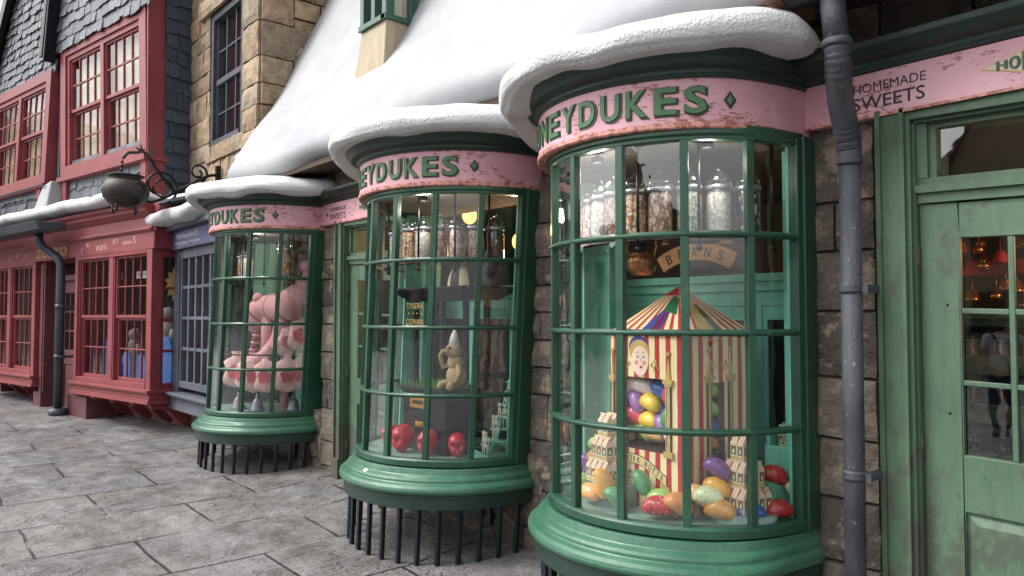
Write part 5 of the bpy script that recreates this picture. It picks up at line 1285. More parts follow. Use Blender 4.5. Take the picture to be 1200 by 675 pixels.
# patches painted on the roof
def roofpt(face, a, h):   # a in -1..1 across, h 0..1 up
    z = HT + (1.2 - HT) * h; w = e * (1 - h)
    return (a * w, -w - .002, z) if face == 'Y' else (w + .002, a * w, z)
p_ = MB()
for mt, face, q in (('blueprint', 'Y', ((-.15, .02), (.35, .02), (.5, .45), (.15, .48))), ('cardred', 'Y', ((.12, .03), (.30, .03), (.42, .46), (.30, .47))), ('greenprint', 'Y', ((.15, .49), (.8, .40), (.9, .72), (.45, .80))), ('cardred', 'Y', ((-.9, .80), (.9, .80), (.4, .97), (-.4, .97))), ('paintgold', 'X', ((-.55, .05), (-.1, .05), (-.2, .6), (-.6, .62))), ('greenprint', 'X', ((-.05, .05), (.12, .05), (0, .6), (-.12, .62))), ('black', 'X', ((-.6, .02), (.1, .02), (.05, .08), (-.55, .1)))):
    p_.use(M[mt]); pts = [roofpt(face, a, h) for a, h in q]; nrm = Vector((0, -1, .95)) if face == 'Y' else Vector((1, 0, .95)); nrm = nrm.normalized() * .002
    p_.add([Vector(v_) + nrm for v_ in pts] + [Vector(v_) for v_ in pts], [(0, 1, 2, 3), (0, 4, 5, 1), (1, 5, 6, 2), (2, 6, 7, 3), (3, 7, 4, 0)])
p_.build('painted_roof_panel', None, rfm, local=True)

# ---- giant jelly beans
bm_ = MB(); n = 20; rows = []
for i in range(17):
    a = pi * i / 16; x = -.092 * cos(a); r_ = .062 * (sin(a) ** .72 if 0 < i < 16 else 0)
    rows.append([(x, r_ * cos(2 * pi * k / n), r_ * sin(2 * pi * k / n) * .95 + .020 * (1 - (x / .092) ** 2)) for k in range(n)])
bm_.smooth = True; bm_.grid(rows, closed=True)
bean0 = bm_.build('jelly_bean', bean_mat('bean_red', lin(184, 34, 40)), None)
beanmesh = bean0.data; bpy.data.objects.remove(bean0)
BC = dict(red=lin(168, 44, 46), speckred=lin(196, 56, 62), orange=lin(228, 158, 92), gold=lin(214, 158, 62), yellow=lin(236, 202, 70), brown=lin(196, 142, 62), pale=lin(214, 224, 180), green=lin(88, 150, 104), lime=lin(150, 190, 100), blue=lin(34, 92, 176), cobalt=lin(56, 84, 178), purple=lin(116, 74, 138), lilac=lin(150, 110, 170), white=lin(226, 214, 208), rose=lin(206, 74, 92), tan=lin(216, 176, 110))
BMAT = {}
def bean(colr, x, y, z, rz, tilt, label, s=1.0, speck=None, roll=0, clamp=.60, c=(-2.60, 3.62)):
    d = math.hypot(x - c[0], y - c[1])
    if clamp and d > clamp: x, y = c[0] + (x - c[0]) * clamp / d, c[1] + (y - c[1]) * clamp / d
    k = (colr, speck is not None)
    if k not in BMAT:
        me = beanmesh.copy(); me.materials.clear(); me.materials.append(bean_mat('bean_' + colr, BC[colr], speck)); BMAT[k] = me
    o = bpy.data.objects.new('jelly_bean', BMAT[k]); link(o); o.location = (x, y, z); o.rotation_euler = (R(roll), R(tilt), R(rz)); o.scale = (s * .88, s * .84, s * .84)
    return tag(o, label, 'jelly bean', None, None) and o.__setitem__('group', 'giant jelly beans in the nearest bow window')
wsp = lin(240, 220, 210); dsp = lin(110, 76, 40)
bean('speckred', -2.345, 2.98, .635, 30, 0, 'giant red jelly bean with white speckles, lying at the front of the window', 1.0, wsp, clamp=.64)
bean('orange', -2.245, 3.02, .655, 70, 35, 'giant orange jelly bean leaning right of the speckled red one', 1.02, clamp=.64)
bean('lime', -2.40, 3.085, .66, 20, -15, 'giant lime jelly bean half hidden behind the speckled red one', .9)
bean('gold', -2.72, 3.00, .70, 40, 78, 'giant golden jelly bean standing upright at the left', 1.05, clamp=.63)
bean('orange', -2.80, 2.97, .635, -10, 0, 'giant orange jelly bean lying left of the upright golden one', .95, clamp=.66)
bean('green', -2.60, 2.965, .645, 60, 50, 'giant green jelly bean standing beside the middle-left mullion', .9, clamp=.65)
bean('green', -2.52, 3.08, .73, 10, 60, 'pointed green jelly bean in front of the left stack of small boxes', .85)
bean('brown', -2.085, 3.165, .64, 15, 5, 'giant golden-brown speckled jelly bean at the front, right of the centre mullion', 1.0, dsp, clamp=.66)
bean('pale', -2.10, 3.10, .70, 35, 8, 'pale green speckled jelly bean above the blue one', .95, lin(150, 160, 90), clamp=.63)
bean('blue', -1.985, 3.27, .632, 40, -8, 'giant blue jelly bean at the front right', .92, clamp=.69)
bean('red', -1.905, 3.42, .635, 62, 0, 'giant dark red jelly bean at the right end of the window', .95, clamp=.69)
bean('lilac', -1.99, 3.42, .63, 50, 0, 'lilac jelly bean mostly hidden between the blue and the dark red ones', .85)
bean('brown', -2.90, 3.17, .79, 20, 5, 'golden-brown jelly bean with dark specks high at the left', .85, dsp)
bean('cobalt', -2.84, 3.13, .71, 15, 20, 'small blue jelly bean under the golden-brown one at the left', .75)
bean('lime', -2.96, 3.24, .85, 20, 0, 'lime jelly bean topmost of the left heap', .8)
bean('purple', -3.03, 3.22, .72, 50, 70, 'purple jelly bean against the leftmost pane', .95, clamp=.64)
bean('lime', -2.99, 3.16, .64, 50, 30, 'pale lime jelly bean under the purple one against the leftmost pane', .8, clamp=.66)
bean('white', -2.92, 3.26, .66, 20, 10, 'white jelly bean low in the left heap', .9)
bean('purple', -2.16, 3.235, .83, 40, 35, 'purple jelly bean at the foot of the striped tower', .9)
bean('gold', -2.14, 3.21, .74, 20, 20, 'golden jelly bean under the purple one', .88)
bean('tan', -2.19, 3.12, .70, 10, 25, 'tan speckled jelly bean behind the golden-brown one', .9, dsp)
bean('red', -1.90, 3.50, .78, 60, 20, 'dark red jelly bean beside the right stack of small boxes', .95)
bean('pale', -1.865, 3.56, .70, 60, 60, 'pale green jelly bean at the far right beside the teal jamb', .85, clamp=.68)
bean('red', -2.90, 3.33, .92, 10, 30, 'red jelly bean behind the left stack of small boxes', .7)
# inside the tower
ct, st_ = cos(R(-6)), sin(R(-6))
def tw(lx, ly, z): return (-2.52 + lx * ct - ly * st_, 3.43 + lx * st_ + ly * ct, .57 + z)
for colr, lx, ly, z, rz, ti, lab in (
    ('yellow', -.07, -.165, .445, -5, 0, 'bright yellow jelly bean, lower of two in the tower window'), ('yellow', -.06, -.17, .545, -10, 10, 'bright yellow jelly bean, upper of two in the tower window'), ('white', -.115, -.16, .63, 20, 15, 'white jelly bean top left in the tower window'),
    ('blue', .015, -.155, .615, 20, 35, 'blue jelly bean at the top of the tower window'), ('rose', .11, -.165, .62, 10, -55, 'rose jelly bean top right in the tower window'), ('green', .10, -.17, .485, 10, -50, 'green jelly bean right in the tower window'),
    ('rose', -.175, -.16, .46, 30, 40, 'dark rose jelly bean at the left edge of the tower window'), ('lilac', -.18, -.16, .545, 0, 60, 'lilac jelly bean left of the yellow ones in the tower window'), ('cobalt', -.02, -.12, .50, 0, 60, 'cobalt jelly bean deep between the yellow and the green ones'), ('white', -.185, -.15, .64, 0, -30, 'white jelly bean at the top left corner of the tower window'),
    ('lilac', .03, -.165, .43, 0, 50, 'lilac jelly bean low in the tower window'), ('white', .085, -.16, .385, 0, 10, 'white jelly bean at the bottom right of the tower window'), ('tan', -.04, -.15, .375, 0, 0, 'tan jelly bean at the bottom of the tower window'), ('lime', -.13, -.14, .385, 0, 30, 'lime jelly bean at the bottom left of the tower window')):
    x, y, z_ = tw(lx, ly, z); bean(colr, x, y, z_, rz - 12, ti, lab, .98, None, 0, None)
for colr, z, lab in (('lime', .63, 'lime jelly bean, topmost in the narrow side slot of the tower'), ('lime', .53, 'lime jelly bean, second in the narrow side slot of the tower'), ('blue', .43, 'blue jelly bean in the narrow side slot of the tower'), ('brown', .34, 'brown jelly bean in the narrow side slot of the tower')):
    x, y, z_ = tw(.185, .0, z); bean(colr, x, y, z_, 75, 10, lab, .9, None, 0, None)

# ---- little gabled boxes in pyramids
M['boxpink'] = paint('cream_card', lin(232, 218, 186), lin(222, 200, 168), lin(196, 120, 104), .66, .5, (9, 9, .6), .0, 9, 0, .02)
box0 = thing('sweet_box', 'x', 'box')
m_ = MB(); w, d, h = .044, .042, .085
m_.box(-w / 2, w / 2, -d / 2, d / 2, 0, h); b0 = m_.build('carton', M['boxpink'], box0, local=True, bevel=.0015, seg=1)
m_ = MB(); m_.use(M['boxpink']).add([(-w / 2, -d / 2, h), (w / 2, -d / 2, h), (w / 2, d / 2, h), (-w / 2, d / 2, h), (-w / 2 + .004, 0, h + .03), (w / 2 - .004, 0, h + .03)], [(0, 1, 5, 4), (2, 3, 4, 5), (1, 2, 5), (3, 0, 4)])
m_.add([(-w / 2, -.001, h + .03), (w / 2, -.001, h + .03), (w / 2, .001, h + .03), (-w / 2, .001, h + .03), (-w / 2, -.001, h + .04), (w / 2, -.001, h + .04), (w / 2, .001, h + .04), (-w / 2, .001, h + .04)], [(0, 1, 5, 4), (1, 2, 6, 5), (2, 3, 7, 6), (3, 0, 4, 7), (4, 5, 6, 7)])
m_.use(M['cardred'])
for sx in (-.4, 0, .4): m_.add([(sx * w - .0014, -d / 2 - .0006, h), (sx * w + .0014, -d / 2 - .0006, h), (sx * w + .0014, -.002, h + .0305), (sx * w - .0014, -.002, h + .0305)], [(0, 1, 2, 3)])
m_.build('gable_top', None, box0, local=True, fixn=False)
m_ = MB()
for sg in (0, 1, 2, 3):
    hwid = (w if sg % 2 == 0 else d) / 2; off = (d if sg % 2 == 0 else w) / 2
    def fn(a, b, dd, sg=sg, off=off):
        p = Vector((a, -off - .0006 - dd, b)); return Matrix.Rotation(sg * pi / 2, 3, 'Z') @ p
    m_.use(M['greenprint']).prism([(-hwid * .6, .028), (hwid * .6, .028), (hwid * .6, .072), (-hwid * .6, .072)], fn, .0006)
    m_.use(M['cream']).prism([(-hwid * .25, .035), (hwid * .3, .035), (hwid * .3, .06), (-hwid * .25, .06)], fn, .0010)
    m_.use(M['cardred']).prism([(-hwid * .4, .052), (hwid * .1, .052), (hwid * .1, .066), (-hwid * .4, .066)], fn, .0013)
    m_.use(M['paintgold']).prism([(-hwid * .9, .006), (hwid * .9, .006), (hwid * .9, .02), (-hwid * .9, .02)], fn, .0008)
    for s_x in (-1, 1): m_.use(M['textdark']).prism([(s_x * hwid * .66 - .0008, .025), (s_x * hwid * .66 + .0008, .025), (s_x * hwid * .66 + .0008, .075), (s_x * hwid * .66 - .0008, .075)], fn, .0008)
m_.build('label_print', None, box0, local=True, fixn=False)
first = [True]
ORD = ['first', 'second', 'third']
def pyramid(cx, cy, z0, rz, side, grp):
    for lv, n in enumerate((4, 3, 2)):
        for i in range(n):
            for j in range(n):
                if 0 < i < n - 1 and 0 < j < n - 1: continue
                lx, ly = (i - (n - 1) / 2) * .049, (j - (n - 1) / 2) * .047
                o = box0 if first[0] else copy_tree(box0); first[0] = False
                o.location = (cx + lx * cos(rz) - ly * sin(rz), cy + lx * sin(rz) + ly * cos(rz), z0 + lv * .124); o.rotation_euler = (0, 0, rz + random.uniform(-.07, .07))
                tier = ('bottom', 'middle', 'top')[lv]; rown = {4: ('front', 'second', 'third', 'rear'), 3: ('front', 'middle', 'rear'), 2: ('front', 'rear')}[n][j]; cn = {4: ('leftmost', 'centre-left', 'centre-right', 'rightmost'), 3: ('left', 'centre', 'right'), 2: ('left', 'right')}[n][i]
                o['label'] = f'cream sweet box, {tier} tier of the {side} stack, {rown} row, {cn} one'; o['group'] = grp
m_ = MB(); m_.lathe([(.001, .555), (.16, .555), (.16, .632), (.001, .632)], (-2.065, 3.33, 0), 20); o = m_.build('display_riser', M['shelfcream'], None, loc=(-2.065, 3.33, .555)); tag(o, 'low round riser under the right stack of small boxes', 'stand')
m_ = MB(); m_.lathe([(.001, .555), (.13, .555), (.13, .69), (.001, .69)], (-2.735, 3.13, 0), 20); o = m_.build('display_riser', M['shelfcream'], None, loc=(-2.735, 3.13, .555)); tag(o, 'round riser under the left stack of small boxes', 'stand')
pyramid(-2.065, 3.33, .634, R(-14), 'right', 'small sweet boxes in the right stack')
pyramid(-2.77, 3.12, .692, R(-14), 'left', 'small sweet boxes in the left stack')
# teal bin behind
t = thing('display_bin', 'teal curved bin with sweet boxes behind the right stack', 'bin', (-1.98, 3.66, .57))
m_ = MB(); m_.box(-2.12, -1.86, 3.62, 3.64, .57, .92); m_.box(-2.12, -1.86, 3.80, 3.82, .57, 1.02); m_.box(-2.12, -2.10, 3.64, 3.80, .57, .98); m_.build('bin_panel', M['teal'], t, bevel=.004)
for i in range(3):
    o = copy_tree(box0); o.location = (-2.05 + i * .06, 3.71, .90); o.rotation_euler = (R(10), 0, R(-14 + 12 * i)); o['label'] = f'small sweet box in the teal bin, {("left","middle","right")[i]} of three'; o['group'] = 'small sweet boxes in the teal bin'
m_ = MB(); m_.box(-2.10, -1.88, 3.65, 3.79, .88, .895); m_.build('inner_tray', M['teal'], t)

# ================================================================== middle window contents
cx2 = -4.67
st2 = thing('display_stand', 'black display stand with a wide flared tray and brass slots in the middle bow window', 'stand', (-4.68, 3.42, .57))
m_ = MB(); m_.box(-4.98, -4.42, 3.20, 3.56, .57, 1.03); m_.box(-5.0, -4.40, 3.18, 3.58, 1.03, 1.06); m_.build('base_box', M['black_gloss'] if 'black_gloss' in M else M['iron'], st2, bevel=.006)
m_ = MB(); z = 1.80; m_.hexa([(-4.95, 3.22, 1.72), (-4.30, 3.22, 1.72), (-4.30, 3.60, 1.72), (-4.95, 3.60, 1.72)], [(-5.10, 3.14, z), (-4.12, 3.14, z), (-4.12, 3.68, z), (-5.10, 3.68, z)]); m_.box(-5.11, -4.11, 3.13, 3.69, z, z + .015); m_.build('tray', M['iron'], st2, bevel=.004)
for x, y in ((-4.93, 3.28), (-4.93, 3.54), (-4.62, 3.54), (-4.36, 3.54)):
    m_ = MB(); m_.box(x - .02, x + .02, y - .02, y + .02, 1.06, 1.72); m_.build('post', M['iron'], st2, bevel=.003)
m_ = MB(); m_.box(-4.88, -4.66, 3.192, 3.198, .90, .99); m_.build('slot_plate', M['gold'], st2, bevel=.003)
m_ = MB(); m_.box(-4.84, -4.70, 3.189, 3.192 - .0005, .93, .96); m_.build('slot', M['black'], st2)
m_ = MB(); m_.box(-4.80, -4.68, 3.19, 3.199, .76, .80); m_.build('name_plate', M['gold'], st2, bevel=.003)
m_ = MB(); m_.smooth = False; rd = random.Random(5)
for k in range(420):
    x, y = rd.uniform(-4.97, -4.43), rd.uniform(3.19, 3.55); a = rd.uniform(0, pi); h = rd.uniform(.03, .07); w = .006; lx = rd.uniform(-.02, .02)
    m_.add([(x - w * cos(a), y - w * sin(a), 1.06), (x + w * cos(a), y + w * sin(a), 1.06), (x + lx, y + rd.uniform(-.02, .02), 1.06 + h)], [(0, 1, 2)])
M['lawn'] = flat('bright_toy_grass', lin(110, 160, 84), .6, 0, 0, .5)
o = m_.build('toy_grass', M['lawn'], None, loc=(-4.7, 3.38, 1.06), fixn=False); tag(o, 'bright green paper grass on the black stand', 'grass', None, 'stuff')
t = thing('imp_figure', 'beige ragged imp figurine with one horn sitting on the toy grass', 'figurine', (-4.42, 3.30, 1.06))
m_ = MB(); m_.smooth = True
m_.ball((-4.42, 3.30, 1.16), .085, 16, 1, .85, 1.05).ball((-4.42, 3.29, 1.26), .065, 14, 1, .9, 1).ball((-4.42, 3.27, 1.345), .06, 16, 1.15, 1, .95)
m_.tube([(-4.47, 3.28, 1.25), (-4.52, 3.25, 1.22), (-4.515, 3.22, 1.31), (-4.48, 3.22, 1.35)], [.024, .02, .018, .016], 10).tube([(-4.37, 3.28, 1.24), (-4.32, 3.25, 1.18), (-4.33, 3.22, 1.12)], [.024, .02, .018], 10)
m_.tube([(-4.45, 3.27, 1.11), (-4.48, 3.20, 1.10), (-4.48, 3.18, 1.07)], [.032, .028, .02], 10).tube([(-4.39, 3.27, 1.11), (-4.36, 3.20, 1.10), (-4.36, 3.18, 1.07)], [.032, .028, .02], 10)
m_.tube([(-4.42, 3.22, 1.345), (-4.42, 3.19, 1.335)], [.026, .02], 10)
M['hessian'] = flat('hessian_beige', lin(186, 164, 122), .8, 0, .6, .4, 60)
m_.build('body', M['hessian'], t)
m_ = MB(); m_.ball((-4.45, 3.215, 1.37), .012, 10).ball((-4.39, 3.215, 1.37), .012, 10).ball((-4.42, 3.188, 1.335), .01, 8); m_.build('eye', M['black'], t)
m_ = MB(); m_.tube([(-4.42, 3.28, 1.38), (-4.41, 3.27, 1.44), (-4.40, 3.27, 1.50)], [.045, .032, .012], 12); m_.build('horn', M['plastic_bone'], t)
t = MB(); t.smooth = True; NN = 16
for k in range(8):
    t.use(M['cream'] if k % 2 else M['black'])
    rows = []
    for i in range(9):
        a = i / 8 * pi / 2; rows.append([(-4.37 + .10 * cos(a) * cos(2 * pi * (k + q / 3) / 8), 3.30 + .10 * cos(a) * sin(2 * pi * (k + q / 3) / 8), 1.815 + .17 * sin(a)) for q in range(4)])
    t.grid(rows)
hat = t.build('striped_dome', None, None, loc=(-4.37, 3.30, 1.815)); tag(hat, 'black and cream striped dome on the black tray', 'dome')
m_ = MB(); m_.ball((-4.37, 3.30, 1.995), .022, 10); m_.build('knob', M['paintgold'], hat)
t = thing('grey_wheel', 'round grey wheel behind the striped dome', 'wheel', (-4.43, 3.62, 1.83))
m_ = MB(); Mx = Matrix.Rotation(R(90), 3, 'X')
m_.lathe([(.001, -.02), (.15, -.02), (.16, 0), (.15, .02), (.10, .012), (.06, .02), (.055, .035), (.001, .035)], (0, 0, 0), 28); m_.v = [tuple(Mx @ Vector(p) + Vector((-4.43, 3.66, 1.96))) for p in m_.v]
M['greymetal'] = flat('dull_grey_metal', lin(104, 98, 98), .5, .3, .1); m_.build('disc', M['greymetal'], t)
m_ = MB(); m_.tube([(-4.43, 3.64, 1.81), (-4.43, 3.64, 1.84)], .03); m_.build('foot', M['greymetal'], t)
# free-standing letters on the glass
t = MB(); F = lambda ox, oz: (lambda a, b, d: (ox + a, 3.06 - d, oz + b))
add_text(t, 'TYSERA', F(-4.72, 1.655), .22, .042, .0, .004); add_text(t, 'COVAN', F(-4.73, 1.535), .23, .045, .0, .004); add_text(t, '. . . .', F(-4.70, 1.615), .18, .012, .01, .004)
o = t.build('gold_lettering', M['paintgold'], None, loc=(-4.62, 3.06, 1.6), fixn=False); tag(o, 'small pale gold letters in three lines behind the middle window pane', 'lettering')

# red sugar skulls
def skull_mesh():
    m_ = MB(); n1, n2 = 40, 48; rows = []
    def g(d, c, s): return math.exp(-((d - Vector(c).normalized()).length / s) ** 2)
    for i in range(n1 + 1):
        th_ = pi * i / n1; row = []
        for j in range(n2):
            ph = 2 * pi * j / n2; d = Vector((sin(th_) * cos(ph), sin(th_) * sin(ph), cos(th_)))
            r = 1.0; # face looks to -Y
            x, y, z = d
            base = Vector((d.x * .80, d.y * 1.0 + .06, d.z * .92))
            if z < -.05:   # jaw narrows and drops in front
                k = min(1, (-z - .05) / .75)
                base.x *= 1 - .20 * k; base.y = base.y * (1 - .30 * k) - .20 * k; base.z -= .22 * k * (1 if y < .3 else .3)
            s_ = 0
            for sx in (-1, 1):
                s_ -= .55 * g(d, (sx * .38, -.86, -.05), .24); s_ += .06 * g(d, (sx * .42, -.82, .30), .22); s_ += .08 * g(d, (sx * .62, -.60, -.30), .22)
                s_ -= .09 * g(d, (sx * .55, -.45, -.65), .20)
            s_ -= .40 * g(d, (0, -.90, -.38), .13)
            s_ -= .07 * (1 if (-.80 < z < -.70 and y < -.2) else 0)
            s_ += .03 * (cos(x * 40) if (-.80 < z < -.58 and y < -.25) else 0)
            row.append(base + base.normalized() * s_)
        rows.append(row)
    m_.smooth = True; m_.grid([[tuple(p * .085 + Vector((0, 0, .098))) for p in r_] for r_ in rows], closed=True); return m_
sk0 = skull_mesh().build('sugar_skull', M['ruby'], None)
skme = sk0.data; bpy.data.objects.remove(sk0)
for x, y, rz, s, lab in ((-5.09, 3.15, 0, .95, 'red sugar skull, leftmost against the side pane'), (-5.00, 3.30, -10, 1.2, 'red sugar skull at the back, its crown above the bright one'), (-4.79, 3.08, 8, 1.2, 'brightest red sugar skull, seen three-quarter from its left'),
                         (-4.55, 3.14, 18, 1.1, 'red sugar skull partly behind the middle mullion'), (-4.37, 3.27, 48, 1.0, 'red sugar skull alone at the right, facing the street')):
    o = bpy.data.objects.new('sugar_skull', skme); link(o); o.location = (x, y, .578); o.rotation_euler = (R(4), 0, R(rz)); o.scale = (s,) * 3; tag(o, lab, 'skull', 'red sugar skulls on the window floor')

# little skeletons
def skeleton(loc, rz, label, s=1.0, first_=[None]):
    if first_[0] is None:
        t = thing('toy_skeleton', label, 'skeleton', (0, 0, 0))
        m_ = MB(); m_.ball((0, 0, .165), .0135, 10, .85, 1, 1).box(-.006, .006, -.011, .004, .147, .156); m_.build('skull', M['plastic_bone'], t, local=True)
        m_ = MB(); m_.tube([(0, .002, .15), (0, .004, .12), (0, .003, .085)], .0035, 6)
        for k in range(4):
            z = .137 - .010 * k; r = .0155 - .0012 * k; m_.tube([(r * cos(a), r * .6 * sin(a), z) for a in [2 * pi * q / 10 for q in range(11)]], .0026, 5, False)
        m_.tube([(-.012, 0, .084), (0, .004, .078), (.012, 0, .084)], .005, 6); m_.build('ribcage', M['plastic_bone'], t, local=True)
        for sx in (-1, 1):
            m_ = MB(); m_.tube([(sx * .018, 0, .14), (sx * .024, 0, .11), (sx * .024, -.008, .078)], [.0035, .0028, .003], 6).ball((sx * .024, -.009, .074), .005, 6); m_.build('arm', M['plastic_bone'], t, local=True)
            m_ = MB(); m_.tube([(sx * .010, 0, .08), (sx * .012, -.003, .043), (sx * .012, 0, .006)], [.0042, .0032, .0032], 6).box(sx * .012 - .004, sx * .012 + .004, -.014, .004, 0, .005); m_.build('leg', M['plastic_bone'], t, local=True)
        first_[0] = t
    else: t = copy_tree(first_[0])
    t.location = loc; t.rotation_euler = (0, 0, R(rz)); t.scale = (s,) * 3; t['label'] = label; t['group'] = 'toy skeletons on the green rack'
rk = thing('skeleton_rack', 'teal curved rack with steps holding toy skeletons at the right of the middle window', 'rack', (-4.13, 3.45, .57))
m_ = MB(); m_.tube([(-4.20, 3.42, .60), (-4.15, 3.47, .75), (-4.13, 3.52, .92), (-4.07, 3.56, 1.08), (-4.0, 3.60, 1.18)], .014, 8)
m_.tube([(-4.10, 3.52, .60), (-4.06, 3.55, .80), (-4.03, 3.58, 1.0), (-3.98, 3.62, 1.18)], .012, 8); m_.build('rail', M['teal'], rk)
for k in range(6):
    z = .70 + k * .085; m_ = MB(); f = k / 6; m_.obox((-4.155 + .12 * f, 3.47 + .12 * f, z), (.14, .09, .008), Matrix.Rotation(R(30), 3, 'Z')); m_.build('step', M['teal'], rk)
m_ = MB(); m_.lathe([(.001, .57), (.085, .57), (.085, .582), (.001, .582)], (-4.20, 3.36, 0), 20); m_.build('base_disc', M['pinkbase'] if 'pinkbase' in M else M['blush'], rk)
m_ = MB(); m_.hexa([(-4.24, 3.30, .585), (-4.14, 3.34, .585), (-4.14, 3.36, .585), (-4.24, 3.32, .585)], [(-4.26, 3.28, .66), (-4.12, 3.35, .60), (-4.12, 3.37, .60), (-4.26, 3.30, .66)]); m_.build('prow', M['teal'], rk)
for i, (x, y, z, rz) in enumerate(((-4.175, 3.45, .705, -20), (-4.125, 3.44, .707, 10), (-4.21, 3.39, .59, -10), (-4.16, 3.37, .59, 20), (-4.15, 3.49, .79, -20), (-4.09, 3.49, .79, 15), (-4.12, 3.52, .875, -10), (-4.06, 3.53, .875, 15), (-4.10, 3.54, .96, 0), (-4.04, 3.56, 1.045, -15), (-3.99, 3.585, 1.13, 10), (-4.06, 3.585, 1.13, -10))):
    skeleton((x, y, z + .004), rz, 'little white toy skeleton on the green rack, ' + ('upper', 'lower')[z < .9] + f' group, {("first","second","third","fourth","fifth","sixth")[i % 6]} from below', 1.0)

# lit lamps in the shop
def lamp(x, y, z, label, e=14):
    t = thing('hanging_lamp', label, 'lamp', (x, y, z), 0, 'lit lamps inside the sweet shop')
    m_ = MB(); m_.ball((x, y, z), .075, 18, 1, 1, 1.15); m_.build('globe', M['lampglow'], t)
    m_ = MB(); m_.tube([(x, y, z + .08), (x, y, 2.95)], .008, 8); m_.lathe([(.05, .06), (.03, .10), (.01, .12)], (x, y, z), 14); m_.build('fitting', M['iron'], t)
    l = bpy.data.lights.new('lamp_light', 'POINT'); l.energy = e; l.color = (1.0, .62, .32); l.shadow_soft_size = .08
    lo = bpy.data.objects.new('lamp_light', l); link(lo, t); lo.location = (0, 0, -.14)
lamp(-5.95, 4.6, 2.62, 'glowing orange lamp globe seen through the upper middle window')
lamp(-5.20, 4.62, 2.30, 'glowing orange lamp globe at the right edge of the middle window')
lamp(-.52, 4.72, 2.15, 'unseen lamp globe added right of the near door to light the ornaments', 8)  # out-of-view lamp, added to light the hanging ornaments
def spot_lamp(x, y, z, label, e):  # only the nearest window's right one is seen; others added to brighten displays
    t = thing('ceiling_light', label, 'lamp', (x, y, z), 0, 'small lit ceiling lights inside the bow windows')
    m_ = MB(); m_.lathe([(.001, -.018), (.022, -.018), (.022, -.014), (.001, -.014)], (x, y, z), 14); m_.build('bulb', M['spotglow'], t)
    m_ = MB(); m_.lathe([(.024, -.02), (.034, -.02), (.034, .01), (.012, .012), (.012, .03), (.001, .03)], (x, y, z), 16); m_.build('housing', M['iron'], t)
    l = bpy.data.lights.new('lamp_light', 'POINT'); l.energy = e * .5; l.color = (1.0, .92, .80); l.shadow_soft_size = .05
    lo = bpy.data.objects.new('lamp_light', l); link(lo, t); lo.location = (0, 0, -.08)
M['spotglow'] = glow('lit_spot', lin(255, 236, 200), 4)
spot_lamp(-2.12, 3.12, 2.45, 'small lit ceiling light at the right of the nearest bow window', 3)
spot_lamp(-2.72, 2.98, 2.45, 'added small ceiling light brightening the left of the nearest bow window', 3)
spot_lamp(-4.45, 3.02, 2.45, 'added small ceiling light brightening the middle bow window', 4)
spot_lamp(-7.75, 3.12, 2.45, 'added small ceiling light brightening the farthest bow window', 6)

# ================================================================== farthest window contents
def fluff(name, c1, c2): return paint(name, c1, c2, None, .7, .7, (1, 1, 1), .4, 8)
M['pewter0'] = flat('pale_seam', lin(226, 190, 188), .4)
M['hose_dark'] = flat('brown_hose_band', lin(120, 60, 60), .5)
M['candypink'] = fluff('shiny_pink_machine', lin(206, 140, 142), lin(224, 168, 168))
pm = thing('pink_machine', 'bulbous pink sugar-spinning machine with a striped hose in the farthest window', 'machine', (-7.95, 3.35, 1.2))
m_ = MB(); m_.smooth = True
pth = path_r([(-7.50, 3.62, 2.08), (-7.48, 3.60, 1.98), (-7.50, 3.54, 1.86), (-7.58, 3.48, 1.74), (-7.74, 3.42, 1.69), (-7.92, 3.36, 1.70), (-8.06, 3.32, 1.64), (-8.10, 3.30, 1.52), (-8.08, 3.30, 1.42)], 5)
rad_k = [.075, .095, .15, .185, .145, .14, .165, .15, .07]
m_.tube(pth, [rad_k[min(8, i // 5)] * (1 - (i % 5) / 5) + rad_k[min(8, i // 5 + 1)] * ((i % 5) / 5) for i in range(len(pth))], 22)
m_.ball((-8.0, 3.25, 1.80), .06, 12).ball((-7.50, 3.58, 2.13), .075, 14)
m_.build('body', M['candypink'], pm)
for i in (6, 12, 18, 24, 30, 36):
    q = pth[i]; d = (pth[i + 1] - pth[i - 1]).normalized(); rk_ = rad_k[min(8, i // 5)] * (1 - (i % 5) / 5) + rad_k[min(8, i // 5 + 1)] * ((i % 5) / 5)
    xx = d.cross(Vector((0, 1, .2))).normalized(); yy = d.cross(xx); m_ = MB(); m_.tube([q + (xx * cos(a) + yy * sin(a)) * rk_ * 1.01 for a in [2 * pi * k / 28 for k in range(29)]], .008, 6, False); m_.build('seam', M['hose_dark'] if i % 12 else M['pewter0'], pm)
for k in range(9):
    m_ = MB(); x, z = -8.00 - .022 * k, 1.43 - .040 * k; m_.lathe([(.04, -.022), (.062, 0), (.04, .022)], (x, 3.26, z), 14); m_.build('hose_ring', M['candypink'] if k % 2 else M['hose_dark'], pm)
m_ = MB(); m_.tube(path_r([(-8.08, 3.22, 1.10), (-7.92, 3.22, 1.12), (-7.80, 3.28, 1.20), (-7.72, 3.36, 1.36), (-7.70, 3.4, 1.6)], 4), .075, 14); m_.tube([(-7.92, 3.32, 1.66), (-7.92, 3.32, 1.12)], .06, 14); m_.build('arm', M['candypink'], pm)
m_ = MB(); m_.tube([(-7.75, 3.45, .57), (-7.75, 3.45, 1.6)], .045, 12); m_.build('column', M['candypink'], pm)
M['floss'] = fluff('pink_floss', lin(222, 170, 168), lin(236, 200, 196))
bag0 = thing('floss_bag', 'x', 'bag')
m_ = MB(); m_.smooth = True; rows = []
